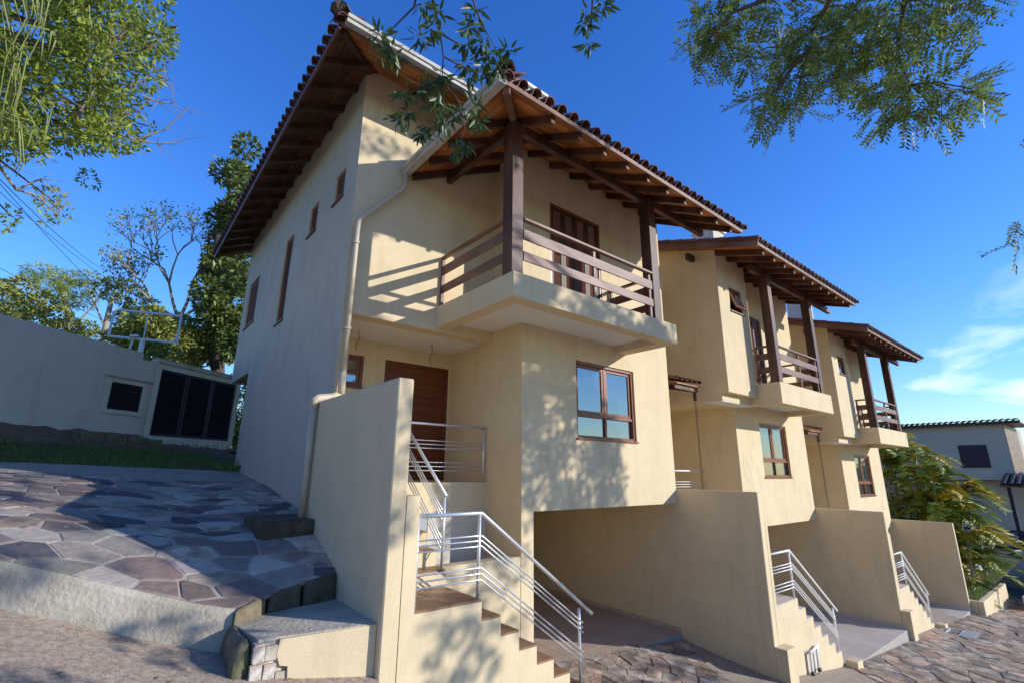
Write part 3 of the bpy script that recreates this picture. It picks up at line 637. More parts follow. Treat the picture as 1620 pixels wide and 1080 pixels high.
# chimneys
def chimney(house, x0, x1, y0, y1, z0, z1):
    c = MB().box(x0, x1, y0, y1, z0, z1).obj('chimney', stucco_old, house)
    MB().box(x0-0.06, x1+0.06, y0-0.06, y1+0.06, z1, z1+0.07).obj('chimney_cap', white_pt, c)
chimney(H1, 6.08, 6.62, 7.0, 7.5, 6.2, 8.52)

# ---------------------------------------------------------------- houses 2 and 3
def make_house(dx, dz, label):
    dx0, dz0 = dx, dz
    H = thing('house', (13+dx, 9, -4+dz), label, 'house', 'stepped row of cream townhouses')
    ze, pt = 4.90+dz, 0.335; ye = 4.22
    und = lambda x, y: ze+pt*(y-ye)
    X = lambda *b_: (b_[0]+dx, b_[1]+dx, b_[2], b_[3], b_[4]+dz, b_[5]+dz)
    sol = [X(10.75, 16.36, 6.0, 13, 1.6, 9), X(10.75, 12.2, 5.38, 6.0, 1.80, 9), X(12.15, 16.36, 6.0, 8.25, -4.6, 1.6), X(9.48, 16.36, 8.25, 13, -4.6, 1.6), X(9.48, 10.75, 8.6, 13, 1.6, 9),
           X(9.48, 12.15, 6.9, 8.25, -4.6, -0.84), X(12.15, 15.4, 4.82, 6.0, 1.62, 2.13), X(10.75, 12.15, 5.55, 8.25, 1.63, 1.80)]
    hol = [X(12.4, 15.1, 5.04, 6.0, 1.4, 1.77), X(12.4, 16.4, 5.5, 12, -5, -1.265), X(13.43, 15.07, 5.9, 6.15, -0.08, 1.33), X(12.83, 14.27, 5.9, 6.11, 2.13, 4.36), X(11.28, 11.9, 5.2, 5.53, 3.85, 4.47)]
    hol.append(X(9.4, 10.749, 5.0, 8.25, 1.5, 1.64))
    voxels(sol, hol, lambda x, y, z: min(z, und(x, y)+0.012) if z > 4.6+dz else z).obj('wall', stucco, H)
    MB().box(12.405+dx, 15.095+dx, 5.045, 5.995, 1.755+dz, 1.775+dz).obj('soffit_panel', white_pl, H)
    MB().box(10.76+dx, 12.14+dx, 5.56, 8.24, 1.61+dz, 1.628+dz).obj('soffit_panel', white_pl, H)
    casement(H, fr(13.43+dx, 6.0, -0.08+dz), 1.64, 1.41)
    shutter_door(H, fr(12.83+dx, 6.0, 2.13+dz), 1.44, 2.23)
    small_window(H, fr(11.28+dx, 5.38, 3.85+dz), 0.62, 0.62, tilt=0.35 if dx < 1 else 0.0)
    for x in (12.34, 14.95): post(H, x+dx, 4.96, 2.13+dz, 4.94+dz, 0.21)
    bevel(MB().beam((11.6+dx, 4.96, 4.92+dz), (16.8+dx, 4.96, 4.92+dz), 0.10, 0.17).obj('beam', beam_wood, H), 0.008)
    bevel(MB().beam((10.46+dx, 5.95, 5.24+dz), (10.74+dx, 5.95, 5.24+dz), 0.10, 0.17).obj('beam', beam_wood, H), 0.008)
    G = [(2.40+dz, 2.55+dz), (2.73+dz, 2.89+dz)]; zt = 3.08+dz; z0 = 2.13+dz
    wood_rail(H, [(12.3+dx, 5.37), (12.3+dx, 5.08)], z0, zt, G, [(12.3+dx, 5.33)])
    wood_rail(H, [(12.46+dx, 4.88), (14.83+dx, 4.88)], z0, zt, G, [(13.66+dx, 4.905), (14.79+dx, 4.905)])
    wood_rail(H, [(15.0+dx, 5.08), (15.0+dx, 5.99)], z0, zt, G, [(15.0+dx, 5.95)])
    L = 6.35; xr = 10.42+dx; rf = MB().beam((xr-.01, ye-.02, ze+0.03), (xr-.01, 10.2, ze+pt*(10.2-ye)+0.03), 0.03, 0.17).obj('roof', rail_wood, H)
    roof_plane(rf, (xr, ye, ze), (1, 0), (0, 1), pt, [(0, 0), (L, 0), (L, 6.0), (0, 6.0)], board_wood, 0.56, 0.38, rtile2, tboards=2.0)
    for i in range(17):      # tiles along the verge
        t = -0.05+i*0.36; Y = Vector((0, 1, pt)).normalized(); Xx = Vector((1, 0, 0)); R3 = Matrix((Xx, Y, Xx.cross(Y))).transposed().to_4x4()
        link('verge_tile', cap_mesh('verge_tile', rtile, r=0.1, key='v'), rf, Matrix.Translation((xr, ye+t, ze+pt*t+0.11+0.012)) @ R3)
    MB().add([(xr, ye+6, ze+pt*6), (xr+L, ye+6, ze+pt*6), (xr+L, 14, ze+0.7), (xr, 14, ze+0.7)], [(0, 1, 2, 3)]).obj('back_slope', rtile2, rf)
    chimney(H, 14.05+dx, 14.75+dx, 7.0, 7.7, 5.4+dz, 7.7+dz)
    # small tiled porch canopy with its rain chain
    cz = 1.86+dz
    cn = MB().beam((10.3+dx, 5.95, cz), (10.3+dx, 7.4, cz+0.35), 0.06, 0.12).obj('canopy', beam_wood, H)
    MB().beam((9.50+dx, 5.98, cz+0.02), (10.42+dx, 5.98, cz+0.02), 0.05, 0.12).obj('canopy_beam', beam_wood, cn)
    MB().poly([(9.49+dx, 5.9, cz+0.06), (10.44+dx, 5.9, cz+0.06), (10.44+dx, 7.4, cz+0.42), (9.49+dx, 7.4, cz+0.42)], (0, 0, 0.03)).obj('canopy_board', board_wood, cn)
    Y = Vector((0, 1, 0.24)).normalized(); Xx = Vector((1, 0, 0)); R3 = Matrix((Xx, Y, Xx.cross(Y))).transposed().to_4x4()
    for i in range(5):
        for j in range(4): link('roof_tile', cap_mesh('roof_tile', rtile), cn, Matrix.Translation((9.55+dx+0.2*i, 5.86+0.36*j, cz+0.14+0.0864*j)) @ R3)
    MB().tube([(10.32+dx, 5.98, cz-0.05), (10.32+dx, 5.98, cz-0.24)], 0.04, 8).obj('chain_funnel', beam_wood, cn)
    ch = MB(); z = cz-0.24; i = 0
    while z > -0.9+dz:
        r = 0.022; c = (10.32+dx, 5.98, z-0.03); a = [(r*math.cos(q), r*1.7*math.sin(q)) for q in [k*math.pi/4 for k in range(9)]]
        ch.tube([(c[0]+(p if i % 2 else 0), c[1]+(0 if i % 2 else p), c[2]+q) for p, q in a], 0.0045, 4, cap=False); z -= 0.058; i += 1
    ch.obj('rain_chain', chain_m, cn)
    return H
make_house(0, 0, 'middle townhouse with a small awning window tilted open beside its balcony')
make_house(7.05, -0.63, 'farthest townhouse of the row, its upper floor next to the palm clump')

# ---------------------------------------------------------------- stairs with their side walls, and metal railings
def stairs(x0, y0, zl, xl, run, rise, n, zg, ztop, name_l, tm, blade_x0, back, dfoot, zland, upper=True, first=False):
    S = thing('staircase', (x0+1, y0+0.5, zg), name_l, 'staircase', 'entrance stairs of the townhouses')
    bl = MB(); xb = blade_x0
    bl.box(xb, xb+0.17, y0, back, zg-0.6, ztop)
    sw = bl.obj('side_wall', stucco, S); bevel(sw, 0.012)
    if first:
        MB().box(xb+0.172, x0, y0, y0+0.6, zg-0.6, ztop-1.115).obj('wall_step', stucco, S)
        MB().box(xb+0.172, xb+0.26, 6.4, 6.9, zg-0.6, ztop-0.003).obj('sun_gap_filler', stucco, S)  # added filler block, keeps sun from leaking between side wall and house
    else:
        MB().box(xb+0.172, x0, y0, y0+0.6, zg-0.6, ztop-0.55).obj('wall_step', stucco, S)
        MB().box(xb, xb+0.32, y0-0.20, y0-0.003, zg-0.7, zg+0.93).obj('wall_foot', stucco, S)
        MB().box(x0+0.12, x0+0.27, y0+1.0, y0+1.15, zl+0.02, zl+1.5).obj('pillar', stucco, S)
    W_ = 0.9
    bd = MB(); bd.box(x0+0.002, xl, y0+0.004, y0+W_, zg-0.6, zl-0.02)
    for i in range(n): bd.box(xl+run*i+0.001, xl+run*(i+1), y0+0.004, y0+W_, zg-0.6, zl-rise*(i+1)-0.02)
    bd.obj('stair_body', stucco, S)
    for i in range(2):
        for j in range(2):
            a = (xl-x0)/2; boxpiece('tile', tm, S, (x0+a*(i+0.5), y0+W_/2*(j+0.5)+0.002, zl-0.009), (a-0.006, W_/2-0.006, 0.02))
    for i in range(n): boxpiece('tread_tile', tm, S, (xl+run*(i+0.5), y0+W_/2+0.002, zl-rise*(i+1)-0.009), (run-0.006, W_-0.006, 0.02))
    # upper flight rising away from the street
    nr = 6; r2 = (zland-zl)/nr; yb = y0+0.72; ru = 0.235; ub = MB()
    for i in range(nr-1):
        ub.box(x0+0.003, x0+0.78, yb+ru*i+0.001, yb+ru*(i+1) if i < nr-2 else yb+ru*(i+1)+0.02, zg-0.6, zl+r2*(i+1)-0.02)
        boxpiece('tread_tile', tm, S, (x0+0.39, yb+ru*(i+0.5), zl+r2*(i+1)-0.009), (0.77, ru-0.004, 0.02))
    ub.obj('upper_flight', stucco, S)
    MB().box(x0+0.785, x0+2.67, y0+1.66, y0+1.84, zg-0.6, zl+0.01).obj('low_wall', stucco, S)
    return S
def railing(x0, y0, zl, xl, run, rise, n, label, m, zland, hh=0.815):
    R = thing('metal_railing', (xl, y0+0.05, zl), label, 'railing', 'tubular metal stair railings')
    xe = xl+run*n-0.03; ze = zl-rise*n; y = y0+0.05
    offs = [0.596, 0.547, 0.495, 0.291, 0.235, 0.178]; sl_ = -rise/run
    r_ = 0.020
    MB().tube([(x0-0.03, y, zl+hh), (xl, y, zl+hh), (xl+0.02, y, zl+hh-0.01), (xe+0.22, y, zl+hh+sl_*(xe+0.22-xl))], r_, 10).obj('hand_rail', m, R, True)
    for x, zb, zt in ((x0+0.02, zl, zl+hh), (xl-0.02, zl, zl+hh), (xe, ze, ze+hh-0.05)): MB().tube([(x, y, zb), (x, y, zt)], 0.018, 8).obj('upright', m, R, True)
    for o_ in offs: MB().tube([(x0-0.02, y-0.02, zl+o_), (xl, y-0.02, zl+o_), (xe+0.04, y-0.02, zl+o_+sl_*(xe+0.04-xl)+0.02)], 0.009, 6).obj('rail', m, R, True)
    # rail of the upper flight
    U = thing('metal_railing', (x0+0.76, y0+0.79, zl), label.replace('lower stair flight', 'upper stair flight'), 'railing', 'tubular metal stair railings')
    yb = y0+0.79; s2 = 0.80; xa = x0+0.76; zb = zl+0.17
    ye = yb+1.12
    MB().tube([(xa, yb, zb), (xa, yb, zb+0.79)], 0.018, 8).obj('upright', m, U, True)
    MB().tube([(xa, yb-0.03, zb+0.785), (xa, ye, zb+0.80+s2*(ye-yb))], r_, 10).obj('hand_rail', m, U, True)
    for o_ in offs: MB().tube([(xa+0.02, yb, zb+o_-0.03), (xa+0.02, ye, zb+o_-0.03+s2*(ye-yb))], 0.008, 6).obj('rail', m, U, True)
    # landing rail
    Lr = thing('metal_railing', (x0+2.6, y0+2.6, zland), label.replace('lower stair flight', 'door landing'), 'railing', 'tubular metal stair railings')
    yl = y0+2.60; x1 = x0+2.62
    MB().tube([(x1, yl, zland), (x1, yl, zland+0.88)], 0.018, 8).obj('upright', m, Lr, True)
    MB().tube([(xa+0.02, yl, zland+0.90), (x1+0.02, yl, zland+0.90)], r_, 8).obj('hand_rail', m, Lr, True)
    for o_ in (0.64, 0.58, 0.52, 0.305, 0.24, 0.178): MB().tube([(xa+0.02, yl, zland+o_), (x1+0.02, yl, zland+o_)], 0.008, 6).obj('rail', m, Lr, True)
stairs(2.42, 4.342, -1.24, 3.18, 0.246, 0.178, 6, -2.95, 0.885, 'nearest staircase with brown tiled treads behind the tall blank side wall', tile_brown, 2.11, 6.83, 0, -0.174, first=True)
railing(2.42, 4.342, -1.24, 3.18, 0.246, 0.178, 6, 'grey metal railing on the nearest lower stair flight', steel, -0.174)
stairs(9.57, 4.342, -2.22, 10.45, 0.29, 0.20, 6, -3.75, -0.32, 'second staircase, between the large shaded garage wall and the middle garage', tile_floor2, 9.312, 12.4, 0, -0.84)
railing(9.57, 4.342, -2.22, 10.45, 0.29, 0.20, 6, 'white railing on the second lower stair flight', whitesteel, -0.84)
stairs(16.62, 4.342, -2.86, 17.5, 0.29, 0.20, 6, -4.25, -0.95, 'farthest staircase beside the last garage and its ochre side wall', tile_floor2, 16.37, 12.4, 0, -1.47)
railing(16.62, 4.342, -2.86, 17.5, 0.29, 0.20, 6, 'white railing on the farthest lower stair flight', whitesteel, -1.47)
ew = MB().box(23.48, 23.64, 4.25, 12.4, -5.2, -1.60).obj('end_wall', stucco); tag(bevel(ew, 0.012), 'ochre looking end wall of the last garage in front of the palms', 'wall')
# plinths at stair feet
for x, zg, l in ((12.27, -3.8, 'small rendered plinth block at the foot of the second staircase'), (19.32, -4.3, 'small rendered plinth block at the foot of the farthest staircase')):
    tag(bevel(MB().box(x, x+0.30, 4.12, 4.34, zg-0.4, zg+0.20).obj('plinth_block', stucco), 0.01), l, 'plinth')
# garage floors
for (x0, x1, y0, y1, z, m, l) in ((5.35, 9.308, 6.1, 12.1, -3.0, tile_floor, 'a'), (12.4, 16.36, 4.25, 11.9, -3.74, tile_floor2, 'b'), (19.45, 23.47, 4.25, 11.9, -4.38, tile_floor2, 'c')):
    sl_ = 0.02
    zz = lambda y: z+sl_*(y-y0)
    fl = MB().add([(x0-2.1, y0+0.08, zz(y0+.08)-0.4), (x1, y0, zz(y0)-0.4), (x1, y1, zz(y1)-0.4), (x0-2.1, y1, zz(y1)-0.4), (x0-2.1, y0+.08, zz(y0+.08)-0.012), (x1, y0, zz(y0)-0.012), (x1, y1, zz(y1)-0.012), (x0-2.1, y1, zz(y1)-0.012)],
                  [(0,3,2,1),(4,5,6,7),(0,1,5,4),(1,2,6,5),(2,3,7,6),(3,0,4,7)]).obj('garage_floor', grout); fl['kind'] = 'structure'
    s = 0.45; rest = MB()
    nx = int((x1-x0)/s)+1
    for i in range(nx):
        for j in range(int((y1-y0)/s)+1):
            a0 = x1-s*(i+1); a1 = a0+s; 
            if a0 < x0-0.3: a0 = x0-0.1
            b0 = y0+s*j; b1 = min(b0+s, y1)
            if a1-a0 < 0.05 or b1-b0 < 0.05: continue
            if j < 9: boxpiece('tile', m, fl, ((a0+a1)/2, (b0+b1)/2, zz((b0+b1)/2)-0.006), (round(a1-a0, 2)-0.008, round(b1-b0, 2)-0.008, 0.012), Matrix.Rotation(math.atan(sl_), 4, 'X'))
            else: rest.box(a0+.004, a1-.004, b0+.004, b1-.004, zz(b0)-.01, zz(b0))
    if rest.f: rest.obj('far_tiles', m, fl, kind='stuff')
    for i in range(16 if l == 'a' else 10):
        y = y0+0.02+i*0.36
        if l == 'a' or y < 12: boxpiece('skirting_tile', m, fl, (x1-0.008 if l != 'a' else 9.30, y+0.18, zz(y)+0.04), (0.014, 0.352, 0.09))
tag(bevel(MB().box(6.0, 6.35, 9.5, 9.75, -2.95, -2.82).obj('rubble_piece', cement), 0.03, 2), 'pale rubble lump on the floor at the back of the dark garage', 'rubble')
for i in range(3): tag(bevel(MB().box(5.9+i*.3, 6.05+i*.3, 10.3, 10.42, -2.92, -2.85+0.02*i).obj('rubble_piece', rough_stone), 0.02, 2), 'dark rubble bit at the back of the nearest garage', 'rubble', 'dark rubble bits in the garage')
# water meter pipes in a niche under the second staircase
wp = thing('water_pipes', (10.7, 4.3, -3.7), 'white water pipes with taps at the foot of the second staircase wall', 'pipes')
MB().box(10.46, 10.92, 4.332, 4.3405, -3.70, -3.10).obj('render_patch', stucco_old, wp)
for x in (10.52, 10.82): MB().tube([(x, 4.28, -3.72), (x, 4.28, -3.16), (x+0.05, 4.28, -3.10)], 0.022, 8).obj('pipe', white_pt, wp, True); MB().tube([(x-0.03, 4.27, -3.45), (x+0.03, 4.27, -3.45)], 0.035, 8).obj('valve', bronze, wp)
MB().tube([(10.5, 4.28, -3.13), (10.92, 4.28, -3.07)], 0.022, 8).obj('pipe', white_pt, wp, True)
MB().tube([(2.95, 4.31, -2.02), (3.12, 4.31, -2.0), (3.14, 4.31, -2.04)], 0.02, 8).obj('wall_spout', white_pt)
tag(bpy.data.objects['wall_spout'], 'short white pipe spout on the front of the nearest staircase', 'pipe')

# ---------------------------------------------------------------- street paving
cells = voronoi([(6.0, 1.2), (9.25, 6.05), (5.2, 6.05), (3.6, 4.35)][::1], 0.26, 0.45, 0.012, sx_=1.3, sy_=0.95, ang=0.5, seed=21)
cells += voronoi([(9.25, 6.05), (6.0, 1.2), (8, -0.2), (12.3, 4.2), (9.5, 4.2), (9.27, 4.25)], 0.26, 0.45, 0.012, sx_=1.4, sy_=0.9, ang=0.5, seed=22)
cells += voronoi([(12.3, 4.22), (8, -0.2), (12, -3), (34, -3), (34, 4.0), (23.4, 4.22)], 0.34, 0.45, 0.014, sx_=1.6, sy_=0.9, ang=0.6, seed=23)
cells = [c for c in cells if area(c) > 0 or True]
def cc(c): return (sum(p[0] for p in c)/len(c), sum(p[1] for p in c)/len(c))
def vis(c):
    x, y = cc(c); q = mw.inverted() @ Vector((x, y, street_z(x, y)))
    return q.z < 0 and abs(q.x/q.z) < 1.10 and q.y/q.z < 0.74 and q.y/-q.z > -0.76
cells.sort(key=lambda c: (not vis(c), cc(c)[0]**2+cc(c)[1]**2))
ps = thing('paving', (12, 3, -4), 'x', 'x'); del ps['label']; del ps['category']; ps['kind'] = 'structure'
rest = [MB(), MB(), MB()]
for i, c in enumerate(cells):
    if area(c) < 0: c = c[::-1]
    h = random.uniform(-0.008, 0.012); a = random.uniform(-.02, .02); b_ = random.uniform(-.02, .02); x0, y0 = cc(c)
    P = [(p[0], p[1], street_z(*p)+h+a*(p[0]-x0)+b_*(p[1]-y0)) for p in c]
    k = random.choices([0, 1, 2], [5, 4, 2])[0]
    if i < 290: MB().poly(P, (0, 0, -0.05)).obj('paving_stone', sflag[k], ps)
    else: rest[k].poly(P, (0, 0, -0.05))
for k in range(3): rest[k].obj('far_paving_stones', sflag[k], ps, kind='stuff')
dg = thing('drain_grate', (18.9, 3.85, street_z(18.9, 3.85)), 'bluish metal drain grate in the stone paving near the farthest staircase', 'grate')
z = street_z(18.9, 3.85)+0.02
frame_mb(0.9, 0.34, 0.04, 0, 0.03).obj('grate_frame', zinc, dg, M=Matrix.Translation((18.45, 3.7, z)) @ Matrix.Rotation(-math.pi/2, 4, 'X') @ Matrix.Translation((0, 0, 0)))
for i in range(12): boxpiece('bar', zinc, dg, (18.53+i*0.068, 3.53, z+0.012), (0.03, 0.28, 0.015))

# ---------------------------------------------------------------- boundary wall with louvred cabinets (left background)
BW0 = Vector((-2.11, 13.84, 0)); BD = Vector((0.811, 0.585, 0)); BN = Vector((0.585, -0.811, 0))
RB = Matrix((BD, -BN, Vector((0, 0, 1)))).transposed().to_4x4()       # local x along the wall, y away from the house side
MBW = Matrix.Translation(BW0) @ RB
bw = thing('boundary_wall', BW0+BD*2, 'long grey cream boundary wall behind the lawn on the left', 'wall')
zt = lambda s: 2.98-0.03*s
MB().add([(-7, 0, 0.2), (3.05, 0, 0.2), (3.05, 0.2, 0.2), (-7, 0.2, 0.2), (-7, 0, zt(-7)), (3.05, 0, zt(3.05)), (3.05, 0.2, zt(3.05)), (-7, 0.2, zt(-7))], [(0,3,2,1),(4,5,6,7),(0,1,5,4),(1,2,6,5),(2,3,7,6),(3,0,4,7)]).obj('wall_panel', stucco_old, bw, M=MBW)
MB().box(3.052, 3.45, 0.02, 0.22, 0.2, 2.72).obj('wall_panel', stucco_old, bw, M=MBW)
MB().box(3.452, 6.6, -0.05, 0.22, 2.73, 2.85).obj('wall_cap', cement, bw, M=MBW)
cb = frame_mb(2.86, 2.52, 0.14, -0.02, 0.25, 3.46, 0.20).obj('cabinet_frame', stucco_old, bw, M=MBW)
MB().box(3.46, 6.32, -0.022, 0.25, 0.0, 0.82).obj('cabinet_base', stucco_old, bw, M=MBW)
MB().box(3.6, 6.2, 0.14, 0.24, 0.4, 2.6).obj('cabinet_back', dark_in, bw, M=MBW)
for i in range(3):
    w = 0.85; x = 3.61+i*0.86
    lf = frame_mb(w-0.02, 1.75, 0.05, 0.02, 0.07, x, 0.83).obj('louvre_door', louver_m, bw, M=MBW)
    for j in range(30): boxpiece('louvre_slat', louver_m, lf, MBW @ Vector((x+w/2-0.01, 0.045, 0.90+j*0.0555)), (w-0.12, 0.035, 0.028), RB @ Matrix.Rotation(0.5, 4, 'X'))
frame_mb(0.98, 0.86, 0.10, -0.03, 0.05, 2.30, 1.27).obj('hatch_frame', stucco_old, bw, M=MBW)
MB().box(2.22, 3.40, -0.06, -0.032, 2.14, 2.18).obj('hatch_ledge', cement, bw, M=MBW)
hl = frame_mb(0.78, 0.66, 0.03, -0.025, 0.01, 2.40, 1.37).obj('hatch', louver_m, bw, M=MBW)
MB().box(2.43, 3.15, 0.0, 0.008, 1.40, 2.00).obj('mesh_back', dark_in, hl, M=MBW)
for j in range(20): boxpiece('louvre_slat', louver_m, hl, MBW @ Vector((2.79, -0.012, 1.41+j*0.03)), (0.72, 0.024, 0.02), RB @ Matrix.Rotation(0.5, 4, 'X'))
bank = MB(); rb = random.Random(5)
for i in range(60):
    s = -7+i*0.235
    base = MBW @ Vector((s, 0, 0))
    for k, (off, z) in enumerate(((0.02, 0.90 if s < 3.4 else 0.66), (-0.15, 0.85 if s < 3.4 else 0.62), (-0.26, 0.66 if s < 3.4 else 0.5), (-0.42, 0.58 if s < 3.4 else 0.42), (-0.6, 0.3))):
        p = MBW @ Vector((s, off+rb.uniform(-.04, .04), 0)); bank.v.append((p.x, p.y, z*0.93+rb.uniform(-.05, .05)-0.02*(k == 4)))
for i in range(59):
    for j in range(4): bank.f.append((i*5+j, i*5+j+1, (i+1)*5+j+1, (i+1)*5+j))
bk = bank.obj('soil_bank', earth); bk['kind'] = 'structure'
for i, s in enumerate((2.05, 2.55, 3.1, 3.5)):
    p = MBW @ Vector((s, -0.27, 0.66-0.03*i)); o = MB().box(-0.24, 0.24, -0.1, 0.1, -0.16, 0.14).obj('edging_block', rough_stone, None, M=Matrix.Translation(p) @ RB)
    tag(bevel(o, 0.02), ['leftmost', 'second', 'third', 'rightmost'][i]+' dark concrete block of the short row along the foot of the boundary wall', 'block', 'concrete blocks at the wall foot')
n = 260; s = rng.uniform(-6, 6, n); P = [MBW @ Vector((a, rng.uniform(-1.0, -0.1), 0.55)) for a in s]
leaves('weeds', [tuple(p) for p in P], rdir(n, 1.5), rdir(n), rng.uniform(0.08, 0.2, n), 0.02, grass_m, kind='stuff', long_=True)
n = 90; leaves('weeds', np.stack([rng.uniform(2.0, 2.33, n), rng.uniform(12.1, 12.7, n), np.full(n, -0.05)], 1), rdir(n, 2), rdir(n), rng.uniform(0.1, 0.3, n), 0.025, grass_m, kind='stuff', long_=True)

# empty sign frame, utility wires
sf = thing('sign_frame', (0.35, 20.05, 0.6), 'empty white rectangular sign frame on a post behind the boundary wall', 'sign')
A, B_, C_, D_ = Vector((-0.55, 20.4, 5.10)), Vector((1.26, 19.75, 5.08)), Vector((1.28, 19.75, 4.14)), Vector((-0.55, 20.4, 4.18))
for p, q in ((A, B_), (B_, C_), (C_, D_), (D_, A)): MB().beam(p, q, 0.07, 0.07).obj('frame_bar', zinc, sf)
MB().beam((A+B_)/2, (C_+D_)/2, 0.04, 0.04).obj('frame_bar', zinc, sf)
MB().tube([(0.36, 20.08, 4.15), (0.35, 20.08, 0.5)], 0.07, 10).obj('pole', zinc, sf)
MB().tube([(0.1, 20.15, 4.15), (0.05, 20.15, 3.7)], 0.03, 8).obj('bracket', zinc, sf); MB().beam((0.0, 20.1, 4.22), (0.22, 20.05, 4.25), 0.12, 0.08).obj('lamp', zinc, sf)
for i, (a, b_) in enumerate([((-3.63, 23.16, 8.68), (-1.11, 43.29, 12.25)), ((-2.97, 23.45, 8.15), (-0.45, 43.73, 10.59)), ((-3.95, 23.75, 6.72), (0.94, 44.08, 9.01)), ((-3.9, 23.85, 6.4), (-3.36, 43.85, 9.54)), ((-2.54, 23.49, 8.17), (-1.6, 43.05, 13.01)), ((-4.0, 23.8, 6.0), (1.2, 44.0, 8.0))]):
    a = Vector(a); b_ = Vector(b_); pts = []
    for k in range(15):
        t = -0.6+k*0.13; p = a+(b_-a)*t; p.z -= 0.5*(1-((t-0.3)/0.9)**2)-0.45; pts.append(p)
    tag(MB().tube(pts, 0.010, 5).obj('utility_wire', black_m), 'thin dark overhead utility wire above the boundary wall on the left', 'wire', 'overhead wires')

# ---------------------------------------------------------------- trees
RIGHT= [(4.41,1.91,4.98,0.28),(4.76,1.65,5.05,0.21),(4.69,2.22,5.03,0.23),(4.97,2.42,5.07,0.16),(4.84,2.0,4.84,0.27),(5.27,1.92,4.92,0.2),(4.04,1.17,4.07,0.17),(4.79,1.27,4.42,0.21),(5.49,1.7,4.82,0.23),(5.2,1.36,4.43,0.25),(5.44,1.14,4.92,0.3),(4.57,0.95,3.78,0.22),(4.96,0.79,4.35,0.26),(4.83,0.76,3.89,0.2),(5.13,1.51,4.17,0.22),(5.19,1.74,4.09,0.22),(4.36,1.58,3.52,0.14),(4.82,1.6,3.53,0.14),(4.92,1.42,3.68,0.14),(5.86,1.15,4.46,0.2),(5.57,1.27,4.34,0.18),(4.89,0.83,3.53,0.16),(5.81,0.8,4.23,0.19),(5.0,0.65,3.34,0.18),(5.73,0.54,3.83,0.19),(5.09,0.34,3.22,0.18),(4.94,0.2,3.03,0.11),(6.15,0.95,3.94,0.17),(5.24,0.63,3.22,0.16),(5.29,0.47,3.17,0.16),(6.48,0.37,3.89,0.19),(5.68,0.55,4.66,0.25),(4.95,0.28,3.92,0.2),(5.98,0.12,4.57,0.18),(5.38,0.38,4.09,0.16),(5.63,0.22,4.19,0.12),(4.85,0.55,3.78,0.15),(5.97,-0.02,4.52,0.1),(5.58,0.77,4.22,0.15),(6.77,0.05,3.31,0.07),(6.95,0.21,2.55,0.05),(6.0,0.2,2.04,0.03)]
